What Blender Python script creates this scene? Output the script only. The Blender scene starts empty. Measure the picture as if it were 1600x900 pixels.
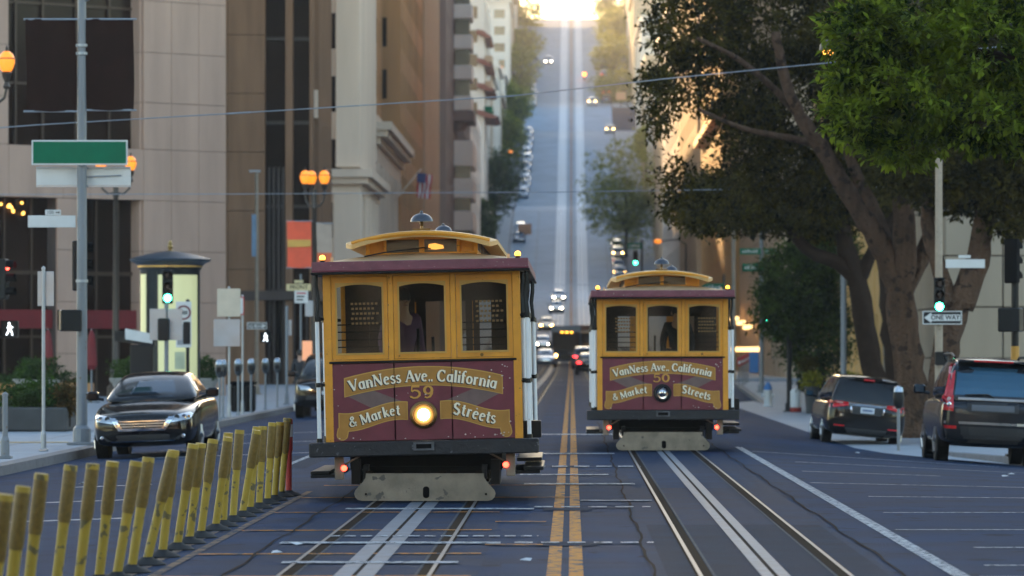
import bpy, bmesh, math, random
import numpy as np
from mathutils import Vector, Matrix
from mathutils.bvhtree import BVHTree
random.seed(7)
ORD = 'first second third fourth fifth sixth seventh eighth ninth tenth eleventh twelfth'.split()
RNG = np.random.default_rng(7)
sc = bpy.context.scene
col = sc.collection
rad = math.radians
F = 6600.0; VX = 893.0; VY = 547.0; EYE = 1.7      # focal length and vanishing point in photo pixels, eye height

# ------------------------------------------------------------------ camera
cam = bpy.data.objects.new('camera', bpy.data.cameras.new('camera')); col.objects.link(cam)
cam.location = (0, 0, EYE); cam.rotation_euler = (rad(90), 0, 0)
cam.data.sensor_width = 36.0; cam.data.lens = 36.0 * F / 1600.0
cam.data.shift_x = -(VX - 800) / 1600.0; cam.data.shift_y = (VY - 450) / 1600.0
cam.data.clip_start = 0.5; cam.data.clip_end = 6000
cam.data.dof.use_dof = True; cam.data.dof.focus_distance = 47.5; cam.data.dof.aperture_fstop = 3.4
sc.camera = cam
# ------------------------------------------------------------------ light
SUN_EL, SUN_AZ = rad(9.5), rad(-8.0)
w = bpy.data.worlds.new("World"); sc.world = w; w.use_nodes = True
nt = w.node_tree; bg = nt.nodes['Background']
sky = nt.nodes.new('ShaderNodeTexSky'); sky.sky_type = 'NISHITA'; sky.sun_disc = False
sky.sun_elevation = SUN_EL; sky.sun_rotation = SUN_AZ; sky.altitude = 20; sky.air_density = 1.0; sky.dust_density = 0.7; sky.ozone_density = 0.9
nt.links.new(sky.outputs[0], bg.inputs[0]); bg.inputs[1].default_value = 0.15
sun = bpy.data.objects.new('sun', bpy.data.lights.new('sun', 'SUN')); col.objects.link(sun)
sun.data.energy = 5.0; sun.data.angle = rad(0.5); sun.data.color = (1.0, 0.60, 0.26)
d = Vector((math.sin(SUN_AZ) * math.cos(SUN_EL), math.cos(SUN_AZ) * math.cos(SUN_EL), math.sin(SUN_EL)))
sun.rotation_euler = d.to_track_quat('Z', 'Y').to_euler()
sc.view_settings.view_transform = 'Standard'; sc.view_settings.look = 'None'
sc.view_settings.exposure = 2.0; sc.view_settings.gamma = 1.0
sc.render.engine = 'CYCLES'
sc.cycles.max_bounces = 6; sc.cycles.diffuse_bounces = 3; sc.cycles.glossy_bounces = 3
sc.cycles.transparent_max_bounces = 12; sc.cycles.transmission_bounces = 4; sc.cycles.volume_bounces = 0
sc.cycles.use_denoising = True
sc.cycles.sample_clamp_indirect = 4.0

# ------------------------------------------------------------------ helpers
def g(Y):
    """street level along the street (metres)"""
    ys = [-200, 250, 300, 350, 400, 440, 480, 520, 560, 590, 680, 702, 780, 802, 830, 850, 960, 990, 1010, 1200, 2500]
    zs = [0, 0, .06, .35, .91, 2.0, 3.66, 5.7, 8.2, 10.8, 24.06, 25.6, 40.9, 43.2, 49.4, 51.5, 75.0, 79.4, 80.2, 78.0, 60.0]
    return float(np.interp(Y, ys, zs))
def kl(Y): return -float(np.interp(Y, [0, 450, 640, 2000], [8.6, 8.6, 9.2, 9.2]))      # kerb lines
def kr(Y): return float(np.interp(Y, [0, 84, 86, 2000], [8.4, 8.4, 7.85, 7.85]))
def h(X, Y):
    """road surface: street level plus the fall to the gutters"""
    z = g(Y)
    if X < -2.9: z -= .035 * (-2.9 - X) * float(np.interp(Y, [0, 170, 205], [1, 1, 0]))
    if X > 2.9:
        z -= .11 * (X - 2.9) * float(np.interp(Y, [45, 90, 175, 206], [0, 1, 1, 0]))
        z -= .12 * min(1, (X - 2.9) / .7) * float(np.interp(Y, [80, 95, 170, 206], [0, 1, 1, 0]))
    return z
def hp(side, Y): return h(kl(Y) if side < 0 else kr(Y), Y) + .15      # pavement level
def PX(px, Y): return (px - VX) * Y / F
def PZ(py, Y): return EYE + (VY - py) * Y / F
def at(px, py, Y): return Vector((PX(px, Y), Y, PZ(py, Y)))
def S(h):
    h = h.lstrip('#'); c = [int(h[i:i + 2], 16) / 255 for i in (0, 2, 4)]
    return tuple(x / 12.92 if x <= .04045 else ((x + .055) / 1.055) ** 2.4 for x in c)

class MB:
    def __init__(s): s.v = []; s.f = []
    def add(s, vs, fs):
        n = len(s.v); s.v += [tuple(v) for v in vs]; s.f += [tuple(i + n for i in f) for f in fs]; return s
    def box(s, x0, x1, y0, y1, z0, z1):
        return s.add([(x0,y0,z0),(x1,y0,z0),(x1,y1,z0),(x0,y1,z0),(x0,y0,z1),(x1,y0,z1),(x1,y1,z1),(x0,y1,z1)],
              [(0,3,2,1),(4,5,6,7),(0,1,5,4),(1,2,6,5),(2,3,7,6),(3,0,4,7)])
    def bev(s, x0, x1, y0, y1, z0, z1, b=.01):
        """box with chamfered vertical and top edges"""
        P = [(x0+b,y0),(x1-b,y0),(x1,y0+b),(x1,y1-b),(x1-b,y1),(x0+b,y1),(x0,y1-b),(x0,y0+b)]
        cx, cy = (x0+x1)/2, (y0+y1)/2
        def shr(p): return (p[0] + (b if p[0] < cx else -b) , p[1] + (b if p[1] < cy else -b))
        Q = [shr(p) for p in P]; n = 8
        vs = [(*q, z0) for q in Q] + [(*p, z0+b) for p in P] + [(*p, z1-b) for p in P] + [(*q, z1) for q in Q]
        fs = [tuple(range(7,-1,-1)), tuple(range(24,32))]
        for k in range(3):
            for i in range(8): j = (i+1) % 8; fs.append((k*8+i, k*8+j, k*8+8+j, k*8+8+i))
        return s.add(vs, fs)
    def tube(s, pts, r, n=8, cap=True):
        pts = [Vector(p) for p in pts]; m = len(pts)
        if not hasattr(r, '__len__'): r = [r] * m
        vs = []; prev = None
        for i, p in enumerate(pts):
            t = (pts[min(i+1, m-1)] - pts[max(i-1, 0)]).normalized()
            if prev is None:
                a = Vector((0,0,1)) if abs(t.z) < .9 else Vector((1,0,0)); u = t.cross(a).normalized()
            else:
                u = (prev - t * prev.dot(t)).normalized()
            prev = u; w_ = t.cross(u)
            for k in range(n):
                an = 2*math.pi*k/n; vs.append(p + (u*math.cos(an) + w_*math.sin(an)) * r[i])
        fs = []
        for i in range(m-1):
            for k in range(n):
                a = i*n+k; b = i*n+(k+1) % n; fs.append((a, b, b+n, a+n))
        if cap: fs.append(tuple(range(n-1,-1,-1))); fs.append(tuple(range((m-1)*n, m*n)))
        return s.add(vs, fs)
    def lathe(s, prof, n=16, c=(0,0,0), axis='z'):
        vs = []
        for (r, h) in prof:
            for k in range(n):
                a = 2*math.pi*k/n; x, y = r*math.cos(a), r*math.sin(a)
                p = (x, y, h) if axis == 'z' else ((x, h, y) if axis == 'y' else (h, x, y))
                vs.append((c[0]+p[0], c[1]+p[1], c[2]+p[2]))
        fs = []
        for i in range(len(prof)-1):
            for k in range(n):
                a = i*n+k; b = i*n+(k+1) % n; fs.append((a, b, b+n, a+n))
        fs.append(tuple(range(n-1,-1,-1))); m = len(prof)-1; fs.append(tuple(range(m*n, m*n+n)))
        return s.add(vs, fs)
    def ball(s, c, r, n=10, sq=1.0):
        return s.lathe([(max(1e-4, r*math.sin(math.pi*i/n)), -r*sq*math.cos(math.pi*i/n)) for i in range(n+1)], n+2, c)
    def prism(s, poly, a, b, axis='y'):
        """poly (u,v) extruded from a to b along axis: y -> (u,a,v); x -> (a,u,v); z -> (u,v,a)"""
        f = {'y': lambda u,v,t: (u,t,v), 'x': lambda u,v,t: (t,u,v), 'z': lambda u,v,t: (u,v,t)}[axis]
        n = len(poly)
        vs = [f(u,v,a) for u,v in poly] + [f(u,v,b) for u,v in poly]
        fs = [tuple(range(n)), tuple(range(2*n-1, n-1, -1))] + [(i, n+i, n+(i+1)%n, (i+1)%n) for i in range(n)]
        return s.add(vs, fs)
    def strip(s, A, B, a, b):
        """band between outlines A and B (u,v) in the xz plane, extruded y a..b"""
        n = len(A); vs = [(u,a,v) for u,v in A]+[(u,a,v) for u,v in B]+[(u,b,v) for u,v in A]+[(u,b,v) for u,v in B]; fs = []
        for i in range(n-1):
            fs += [(i,i+1,n+i+1,n+i),(2*n+i,3*n+i,3*n+i+1,2*n+i+1),(i,2*n+i,2*n+i+1,i+1),(n+i,n+i+1,3*n+i+1,3*n+i)]
        return s.add(vs, fs)
    def roll(s, a, pivot=.35):
        c, q = math.cos(a), math.sin(a)
        s.v = [(x*c - (z-pivot)*q, y, x*q + (z-pivot)*c + pivot) for x, y, z in s.v]; return s
    def xf(s, M_): s.v = [tuple(M_ @ Vector(v)) for v in s.v]; return s
    def mesh(s, name, mat, smooth=False):
        me = bpy.data.meshes.new(name); me.from_pydata(s.v, [], s.f)
        bm = bmesh.new(); bm.from_mesh(me); bmesh.ops.recalc_face_normals(bm, faces=bm.faces); bm.to_mesh(me); bm.free()
        if smooth:
            me.polygons.foreach_set('use_smooth', [True]*len(me.polygons))
            if smooth == 2: me.set_sharp_from_angle(angle=rad(40))
        if mat: me.materials.append(mat)
        return me
    def build(s, name, mat, parent=None, smooth=False, label=None, kind=None):
        return link(name, s.mesh(name, mat, smooth), parent, label, kind)
def link(name, me, parent=None, label=None, kind=None, loc=None):
    o = bpy.data.objects.new(name, me); col.objects.link(o)
    if parent: o.parent = parent
    if label: o['label'] = label
    if kind: o['kind'] = kind
    if loc is not None: o.location = loc
    return o
def tag(o, label, cat, group=None):
    o['label'] = label; o['category'] = cat
    if group: o['group'] = group
    return o
def T(name, label, cat, loc=(0,0,0), rz=0, group=None):
    o = bpy.data.objects.new(name, None); col.objects.link(o); o.empty_display_size = .2
    o.location = loc; o.rotation_euler = (0, 0, rz); return tag(o, label, cat, group)
KIDS = {}
def copy_tree(o, loc=None, rz=None, label=None, parent=None, rename=None):
    c = o.copy(); col.objects.link(c)
    if parent: c.parent = parent
    if loc is not None: c.location = loc
    if rz is not None: c.rotation_euler = (0, 0, rz)
    if label: c['label'] = label
    for ch in list(o.children): copy_tree(ch, parent=c)
    return c

# ------------------------------------------------------------------ materials
MT = {}
def mat(name, rgb, rough=.5, metal=0.0, var=.12, scale=3.0, bump=0.0, bscale=40.0, bdist=.02, rvar=.1, coat=0.0, spec=.5, streak=False, spots=None, coord='Position'):
    m = bpy.data.materials.new(name); m.use_nodes = True; n = m.node_tree; b = n.nodes['Principled BSDF']; L = n.links.new
    b.inputs['Roughness'].default_value = rough; b.inputs['Metallic'].default_value = metal
    b.inputs['Coat Weight'].default_value = coat; b.inputs['Coat Roughness'].default_value = .05; b.inputs['Specular IOR Level'].default_value = spec
    ge = n.nodes.new('ShaderNodeNewGeometry'); src = ge.outputs['Position']
    if streak:
        mp = n.nodes.new('ShaderNodeMapping'); mp.inputs['Scale'].default_value = (1, 1, .12); L(src, mp.inputs[0]); src = mp.outputs[0]
    nz = n.nodes.new('ShaderNodeTexNoise'); nz.inputs['Scale'].default_value = scale; nz.inputs['Detail'].default_value = 5; L(src, nz.inputs['Vector'])
    mx = n.nodes.new('ShaderNodeMix'); mx.data_type = 'RGBA'; L(nz.outputs['Fac'], mx.inputs['Factor'])
    mx.inputs['A'].default_value = (*[max(0, c*(1-2*var)) for c in rgb], 1); mx.inputs['B'].default_value = (*[min(1, c*(1+2*var)) for c in rgb], 1)
    out = mx.outputs['Result']
    if spots:
        sc_, th, scol = spots
        n2 = n.nodes.new('ShaderNodeTexNoise'); n2.inputs['Scale'].default_value = sc_; n2.inputs['Detail'].default_value = 3; L(ge.outputs['Position'], n2.inputs['Vector'])
        rp = n.nodes.new('ShaderNodeMapRange'); rp.inputs['From Min'].default_value = th; rp.inputs['From Max'].default_value = th+.02; L(n2.outputs['Fac'], rp.inputs['Value'])
        m2 = n.nodes.new('ShaderNodeMix'); m2.data_type = 'RGBA'; L(rp.outputs[0], m2.inputs['Factor']); L(out, m2.inputs['A']); m2.inputs['B'].default_value = (*scol, 1); out = m2.outputs['Result']
    L(out, b.inputs['Base Color'])
    if rvar:
        mr = n.nodes.new('ShaderNodeMapRange'); mr.inputs['To Min'].default_value = max(.02, rough-rvar); mr.inputs['To Max'].default_value = min(1, rough+rvar)
        L(nz.outputs['Fac'], mr.inputs['Value']); L(mr.outputs[0], b.inputs['Roughness'])
    if bump:
        bn = n.nodes.new('ShaderNodeTexNoise'); bn.inputs['Scale'].default_value = bscale; bn.inputs['Detail'].default_value = 3; L(ge.outputs['Position'], bn.inputs['Vector'])
        bp = n.nodes.new('ShaderNodeBump'); bp.inputs['Strength'].default_value = bump; bp.inputs['Distance'].default_value = bdist
        L(bn.outputs['Fac'], bp.inputs['Height']); L(bp.outputs[0], b.inputs['Normal'])
    MT[name] = m; return m
def emit(name, rgb, strength, base=(.1,.1,.1)):
    m = bpy.data.materials.new(name); m.use_nodes = True; b = m.node_tree.nodes['Principled BSDF']
    b.inputs['Base Color'].default_value = (*base, 1); b.inputs['Emission Color'].default_value = (*rgb, 1); b.inputs['Emission Strength'].default_value = strength
    b.inputs['Roughness'].default_value = .3; MT[name] = m; return m
def leafmat(name, c1, c2, trans=.35):
    m = bpy.data.materials.new(name); m.use_nodes = True; n = m.node_tree; L = n.links.new; b = n.nodes['Principled BSDF']
    ge = n.nodes.new('ShaderNodeNewGeometry')
    nz = n.nodes.new('ShaderNodeTexNoise'); nz.inputs['Scale'].default_value = 1.4; nz.inputs['Detail'].default_value = 6; L(ge.outputs['Position'], nz.inputs['Vector'])
    rp = n.nodes.new('ShaderNodeMapRange'); rp.inputs['From Min'].default_value = .35; rp.inputs['From Max'].default_value = .65; L(nz.outputs['Fac'], rp.inputs['Value'])
    ad = n.nodes.new('ShaderNodeMath'); ad.operation = 'MULTIPLY_ADD'; L(ge.outputs['Random Per Island'], ad.inputs[0]); ad.inputs[1].default_value = .7; ad.inputs[2].default_value = -.35
    a2 = n.nodes.new('ShaderNodeMath'); a2.operation = 'ADD'; a2.use_clamp = True; L(ad.outputs[0], a2.inputs[0]); L(rp.outputs[0], a2.inputs[1])
    mx = n.nodes.new('ShaderNodeMix'); mx.data_type = 'RGBA'; L(a2.outputs[0], mx.inputs['Factor']); mx.inputs['A'].default_value = (*c1, 1); mx.inputs['B'].default_value = (*c2, 1)
    L(mx.outputs['Result'], b.inputs['Base Color']); b.inputs['Roughness'].default_value = .5; b.inputs['Specular IOR Level'].default_value = .04
    tr = n.nodes.new('ShaderNodeBsdfTranslucent'); L(mx.outputs['Result'], tr.inputs['Color'])
    ms = n.nodes.new('ShaderNodeMixShader'); ms.inputs[0].default_value = trans
    L(b.outputs[0], ms.inputs[1]); L(tr.outputs[0], ms.inputs[2]); L(ms.outputs[0], n.nodes['Material Output'].inputs['Surface'])
    MT[name] = m; return m
def glassmat(name, tint, refl=.12, rough=.03):
    m = bpy.data.materials.new(name); m.use_nodes = True; n = m.node_tree; L = n.links.new; n.nodes.remove(n.nodes['Principled BSDF'])
    t = n.nodes.new('ShaderNodeBsdfTransparent'); t.inputs[0].default_value = (*tint, 1)
    gl = n.nodes.new('ShaderNodeBsdfGlossy'); gl.inputs['Roughness'].default_value = rough; gl.inputs['Color'].default_value = (.9,.95,1,1)
    fr = n.nodes.new('ShaderNodeFresnel'); fr.inputs['IOR'].default_value = 1.5
    ad = n.nodes.new('ShaderNodeMath'); ad.operation = 'ADD'; ad.use_clamp = True; L(fr.outputs[0], ad.inputs[0]); ad.inputs[1].default_value = refl
    ms = n.nodes.new('ShaderNodeMixShader'); L(ad.outputs[0], ms.inputs[0]); L(t.outputs[0], ms.inputs[1]); L(gl.outputs[0], ms.inputs[2])
    L(ms.outputs[0], n.nodes['Material Output'].inputs['Surface']); MT[name] = m; return m

ASPH = mat('asphalt', (.014,.034,.076), .78, var=.4, scale=.7, bump=.6, bscale=45, rvar=.12, spec=.045, spots=(2.2, .63, (.010,.019,.036)))
EDGEM = mat('rail_edge_stone', (.055,.068,.085), .8, var=.4, scale=6, spec=.05)
HILLR = mat('hazed_hill_concrete', (.26,.33,.415), .7, var=.15, scale=.25, spec=.2)  # concrete lightened to paint in the hill's haze and sky sheen
HBED = mat('hazed_track_paving', (.44,.52,.61), .7, var=.15, scale=.3, spec=.2)  # track bed whitened the same way, distant paleness put into the colour
HPLATE = mat('sky_sheen_steel', (.80,.86,.92), .6, metal=.0, var=.1, scale=.5)  # near-white colour stands in for sky reflected along the hill tracks
BED = mat('track_concrete', (.0115,.028,.063), .75, var=.35, scale=1.6, bump=.4, bscale=50, rvar=.12, spec=.045)
CONC = mat('concrete', (.27,.30,.34), .75, var=.15, scale=1.2, bump=.25, bscale=30)
KERB = mat('kerb_granite', (.13,.13,.14), .7, var=.25, scale=3, bump=.4, bscale=30, spots=(9, .66, (.05,.05,.05)))
WHITEP = mat('white_road_paint', (.36,.39,.42), .75, var=.25, scale=8, spots=(14, .53, (.05,.065,.085)), spec=.1)
YELP = mat('yellow_road_paint', (.42,.165,.016), .75, var=.2, scale=8, spots=(7, .54, (.03,.045,.07)), spec=.1)
FADED = mat('faded_line_paint', (.17,.12,.085), .85, var=.3, scale=6, spots=(9, .50, (.03,.045,.07)), spec=.05)
TAR = mat('tar', (.006,.005,.005), .9, var=.2, scale=10, spec=.05)
STEEL = mat('rail_steel', (.105,.105,.11), .5, metal=0, var=.4, scale=9, spec=.25)
RUST = mat('rail_groove', (.016,.011,.008), .9, var=.4, scale=14, spec=.03)
PLATE = mat('slot_plate', (.13,.155,.19), .6, metal=0, var=.35, scale=5, rvar=.12, spec=.2)
POLE = mat('galvanised_paint', (.20,.215,.235), .5, metal=.3, var=.15, scale=6, streak=True, spots=(14, .68, (.16,.13,.11)))
TANPOLE = mat('tan_pole_paint', (.34,.27,.20), .55, var=.15, scale=6, spots=(14, .66, (.14,.11,.09)))
DARKPOLE = mat('dark_pole_paint', (.055,.04,.03), .45, metal=.2, var=.2)
BLACK = mat('black_paint', (.008,.008,.009), .45, var=.2, spec=.25)
BLACKM = mat('black_matte', (.007,.006,.006), .85, var=.3, spec=.1)
ALU = mat('sign_aluminium', (.36,.38,.41), .42, metal=.6, var=.1)
SIGNW = mat('white_sign_sheet', (.62,.62,.60), .5, var=.08)
SIGNG = mat('green_sign_sheet', (.002,.135,.065), .5, var=.12, spec=.2)
SIGNB = mat('blue_sign_sheet', (.03,.16,.42), .45)
SIGNY = mat('cream_sign_sheet', (.62,.50,.26), .5)
SIGNR = mat('red_sign_sheet', (.45,.03,.03), .5)
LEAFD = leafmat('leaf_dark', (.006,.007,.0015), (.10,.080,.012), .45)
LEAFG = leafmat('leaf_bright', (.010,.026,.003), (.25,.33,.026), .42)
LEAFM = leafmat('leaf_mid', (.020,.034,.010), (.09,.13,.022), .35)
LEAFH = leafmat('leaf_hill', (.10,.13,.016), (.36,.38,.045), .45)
HEDGE = leafmat('leaf_hedge', (.015,.035,.008), (.06,.11,.02), .25)
BARK = mat('bark', (.098,.058,.038), .9, var=.4, scale=5, bump=1.0, bscale=11, bdist=.10, streak=True, spots=(3.5, .58, (.045,.028,.020)), spec=.1)
BARKD = mat('bark_dark', (.030,.018,.012), .9, var=.3, scale=4, bump=.8, bscale=14, spec=.1)

def sheet(name, x0, x1, y0, y1, dz, m, parent=None, kind=None, step=5.0, label=None):
    """thin ground-following sheet; x0/x1 numbers or functions of Y"""
    f0 = x0 if callable(x0) else (lambda Y: x0); f1 = x1 if callable(x1) else (lambda Y: x1)
    n = max(1, int((y1-y0)/step)); b = MB(); vs = []
    for i in range(n+1):
        Y = y0 + (y1-y0)*i/n; vs += [(f0(Y), Y, h(f0(Y), Y)+dz), (f1(Y), Y, h(f1(Y), Y)+dz)]
    b.add(vs, [(2*i, 2*i+1, 2*i+3, 2*i+2) for i in range(n)])
    return b.build(name, m, parent, kind=kind, label=label)
# ================================================================== setting: ground, road, tracks, pavements
b = MB(); ysg = [-300, 0, 250, 300, 350, 400, 440, 480, 520, 560, 590, 635, 680, 702, 780, 802, 830, 850, 960, 990, 1010, 1100, 1250]
for Y in ysg: b.v += [(-480, Y, g(Y)-.5), (480, Y, g(Y)-.5)]
b.f = [(2*i, 2*i+1, 2*i+3, 2*i+2) for i in range(len(ysg)-1)]
b.build('ground', CONC, kind='structure')
CROSS = [(208, 233), (385, 404), (560, 578), (684, 700), (802, 830)]
# the roadway, one sheet from kerb to kerb
sheet('road', -8.6, 8.4, -230, 5, 0, ASPH, kind='structure', step=200)
rb = MB(); nY = 528
for i in range(nY+1):
    Y = 5 + 1055*i/nY
    for x in (kl(Y), -2.9, 2.9, 3.6, kr(Y)): rb.v.append((x, Y, h(x, Y)))
rb.f = [(5*i+j, 5*i+j+1, 5*i+j+6, 5*i+j+5) for i in range(nY) for j in range(4)]
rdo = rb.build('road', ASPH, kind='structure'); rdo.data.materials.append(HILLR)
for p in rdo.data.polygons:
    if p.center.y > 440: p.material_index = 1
for (a, c) in CROSS:
    for sgn in (-1, 1):
        x_in = kl if sgn < 0 else kr
        sheet('cross_street', (lambda Y: -60.0) if sgn < 0 else x_in, x_in if sgn < 0 else (lambda Y: 60.0), a, c, -.002, ASPH, kind='structure')
# cable car tracks
for tx in (-1.63, 1.53):
    tr = T('cable_track', 'left-hand cable car track with centre slot under the nearer car' if tx < 0 else 'right-hand cable car track with centre slot under the farther car', 'track', (0, 0, 0))
    del tr['category']; del tr['label']; tr['kind'] = 'structure'
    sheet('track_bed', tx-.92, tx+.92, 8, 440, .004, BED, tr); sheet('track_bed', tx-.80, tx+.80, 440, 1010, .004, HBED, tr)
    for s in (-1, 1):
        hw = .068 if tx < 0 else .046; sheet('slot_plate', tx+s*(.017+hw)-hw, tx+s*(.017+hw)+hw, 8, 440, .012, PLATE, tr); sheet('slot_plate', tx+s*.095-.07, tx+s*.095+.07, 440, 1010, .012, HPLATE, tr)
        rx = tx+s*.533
        sheet('rail_groove', rx-.062, rx+.062, 8, 440, .008, RUST, tr); sheet('rail_groove', rx-.10, rx+.10, 440, 1010, .008, HPLATE, tr)  # hill strips take the painted sky sheen
        sheet('rail', rx+s*.03-.016, rx+s*.03+.016, 8, 1010, .016, STEEL, tr)
        sheet('rail_edge', rx-s*.078-.010, rx-s*.078+.010, 8, 440, .009, EDGEM, tr)
    sheet('slot', tx-.017, tx+.017, 8, 1010, .0085, TAR, tr)
# tar seams beside the tracks: wobbling ribbons
def seam(x, y0, y1, wd=.015):
    b = MB(); n = int((y1-y0)/.8); ph = random.random()*9
    for i in range(n+1):
        Y = y0+(y1-y0)*i/n; xx = x + .018*math.sin(Y*.9+ph)+.012*math.sin(Y*2.3+ph*2); hw = wd*(.5+.5*random.random())
        b.v += [(xx-hw, Y, h(xx-hw, Y)+.0095), (xx+hw, Y, h(xx+hw, Y)+.0095)]
    b.f = [(2*i, 2*i+1, 2*i+3, 2*i+2) for i in range(n)]
    b.build('tar_seam', TAR, kind='structure')
for x, y0, y1 in ((-2.62, 20, 60), (.62, 30, 100), (2.52, 22, 110)): seam(x, y0, y1)
# road markings
for x in (-.135, .035):
    sheet('centre_line', x-.055, x+.055, 12, 1000, .006, YELP, kind='structure', step=2)
lane = sheet('lane_line', 2.86, 2.99, 12, 74, .006, WHITEP, kind='structure', step=2)
sheet('lane_line', -4.36, -4.26, 60, 190, .006, WHITEP, kind='structure', step=3)
for x0 in (-3.36, -3.16):
    sheet('edge_line', x0-.04, x0+.04, 16, 51, .006, FADED, kind='structure', step=2)
for a, xa, xb in ((35.0, -3.1, -.75), (39.6, -3.1, -.75), (44.0, -3.1, -.75), (48.4, -3.1, .0), (52.8, -3.1, .2), (31.5, -3.1, -.75), (36.6, -.75, -.25), (41.5, -.75, -.25)):
    sheet('joint_line', xa, xb, a, a+.16, .0135, YELP, kind='structure')
def tie(a, dpt, x0, x1, dash=None):
    """transverse white bar across the tracks"""
    bb = MB(); x = x0
    while x < x1:
        xe = min(x1, x + (dash or (x1-x0)))
        bb.add([(x, a, .0165), (xe, a, .0165), (xe, a+dpt, .0165), (x, a+dpt, .0165)], [(0,1,2,3)])
        x = xe + (dash*.45 if dash else 9)
    bb.build('cross_bar', WHITEP, kind='structure')
tie(36.8, .34, -2.55, -.62); tie(36.9, .24, -.5, .72, .16); tie(38.2, .2, -2.2, -.3, .1)
tie(44.7, .36, -2.4, -.4); tie(45.3, .3, -.4, .85, .2); tie(53.0, .5, -.6, .8); tie(61, .5, -.6, 1.0, .22); tie(33.4, .3, -2.3, -.9); tie(68.5, .6, -.7, .7)
tie(47.2, .3, .1, .9); tie(57, .4, -.7, .5); tie(84, 1.0, -1.2, 1.2)
for i, a in enumerate((31.5, 33.2, 36.2, 39.8, 44.0, 49.0, 54.0, 59.5, 65.0, 71.0)):
    x1 = (7.3, 6.4, 7.4, 6.0, 7.2, 5.6, 6.6, 5.2, 7.0, 7.2)[i]
    sheet('parking_line', 3.05+.2*(i % 3), x1, a, a+.07+.002*a, .006, WHITEP, kind='structure')
for a, x0, x1 in ((72, -7.4, -4.0), (82, -7.5, -3.6), (56, -6.6, -5.9), (50, -6.4, -5.3), (44, -6.0, -4.6), (92, -7.6, -3.5)):
    sheet('parking_line', x0, x1, a, a+.35, .006, WHITEP, kind='structure')
# crosswalks on the hill crossings and at Front street
for (a, c) in CROSS:
    for yy in (a-4.5, a-1.5, c+1.2, c+4.2):
        sheet('crosswalk_line', lambda Y: kl(Y)+.4, lambda Y: kr(Y)-.4, yy, yy+.4, .018, WHITEP, kind='structure')
for x, y0, y1 in ((-4.9, 250, 380), (-4.9, 410, 555), (4.9, 250, 380), (4.9, 410, 555), (-5.2, 585, 680), (5.2, 585, 680)):
    sheet('lane_line', x-.08, x+.08, y0, y1, .006, WHITEP, kind='structure', step=4)
# pavements: strips beside the road, a kerb stone row along each near edge
def pavement(side, y0, y1, wid=60):
    f = kl if side < 0 else kr
    b = MB(); n = max(1, int((y1-y0)/3))
    for i in range(n+1):
        Y = y0+(y1-y0)*i/n; x = f(Y); xo = x+side*.28
        zb = h(x, Y); b.v += [(xo, Y, zb+.15), (x+side*wid, Y, zb+.15), (xo, Y, zb-.3), (x+side*wid, Y, zb-.3)]
    for i in range(n):
        k = 4*i; b.f += [(k, k+1, k+5, k+4), (k, k+4, k+6, k+2)]
    m = 4*n; b.f += [(0, 2, 3, 1), (m, m+1, m+3, m+2)]
    return b.build('pavement', CONC, kind='structure')
def kerb(side, y0, y1, par, ln=2.4):
    f = kl if side < 0 else kr; Y = y0; first = None
    while Y < y1-.3:
        Ye = min(y1, Y+ln); xa, xb = f(Y), f(Ye-.02); za = h(xa, Y); ze = h(xb, Ye)
        o1, o2 = side*.02, side*.28
        b = MB(); b.add([(xa,Y,za-.1),(xa+o2,Y,za-.1),(xb+o2,Ye-.02,ze-.1),(xb,Ye-.02,ze-.1),
            (xa+o1,Y,za+.148),(xa+o2-side*.004,Y,za+.154),(xb+o2-side*.004,Ye-.02,ze+.154),(xb+o1,Ye-.02,ze+.148)],
            [(0,3,2,1),(4,5,6,7),(0,1,5,4),(1,2,6,5),(2,3,7,6),(3,0,4,7)])
        b.build('kerb_stone', KERB, par); Y = Ye
segsL = [(10, 208)] + [(CROSS[i][1], CROSS[i+1][0]) for i in range(4)] + [(830, 1040)]
for side in (-1, 1):
    for (a, c) in segsL:
        p = pavement(side, a, c)
        kerb(side, max(a, 20), c, p, 2.4 if a < 200 else 12.0)
# scored slab joints of the near left pavement, tactile strip by the pole
JNT = mat('slab_joint', (.09,.09,.10), .9)
def flat(name, x0, x1, y0, y1, z, m):
    return MB().add([(x0,y0,z),(x1,y0,z),(x1,y1,z),(x0,y1,z)], [(0,1,2,3)]).build(name, m, kind='structure')
ZL = hp(-1, 100)
for Y in np.arange(56, 150, 3.0): flat('slab_joint', -16, -8.9, Y, Y+.05, ZL+.004, JNT)
for x in (-10.3, -12): flat('slab_joint', x-.012, x+.012, 50, 150, ZL+.006, JNT)
flat('tactile_strip', -11.0, -9.4, 79.5, 80.2, ZL+.008, mat('tactile_yellow', (.42,.27,.07), .7))
# patched asphalt
PATCH = mat('asphalt_patch', (.018,.040,.084), .8, var=.3, scale=1.2, bump=.5, bscale=70, spec=.05); PATCHD = mat('dark_asphalt_patch', (.013,.026,.050), .8, var=.3, scale=1.5, bump=.5, bscale=70, spec=.05)
for x0, x1, y0, y1, m_ in ((.72,2.4,28,41,PATCHD), (-.55,.55,26,33.5,PATCH), (-6.3,-4.2,38,52,PATCH), (-8.2,-6.4,30,47,PATCHD), (-.5,.55,46,56,PATCH), (.75,2.3,52,58,PATCH), (-5,-3.9,62,70,PATCHD)): sheet('road_patch', x0, x1, y0, y1, .0055 if -2.6 < x0 < 2.5 else .003, m_, kind='structure')
for a, dp in ((36.5,.75), (44.5,.8), (52.8,.9), (60.8,1.0), (68.3,1.3)): sheet('road_patch', -.30, .22, a, a+dp, .0095, PATCHD, kind='structure')
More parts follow.
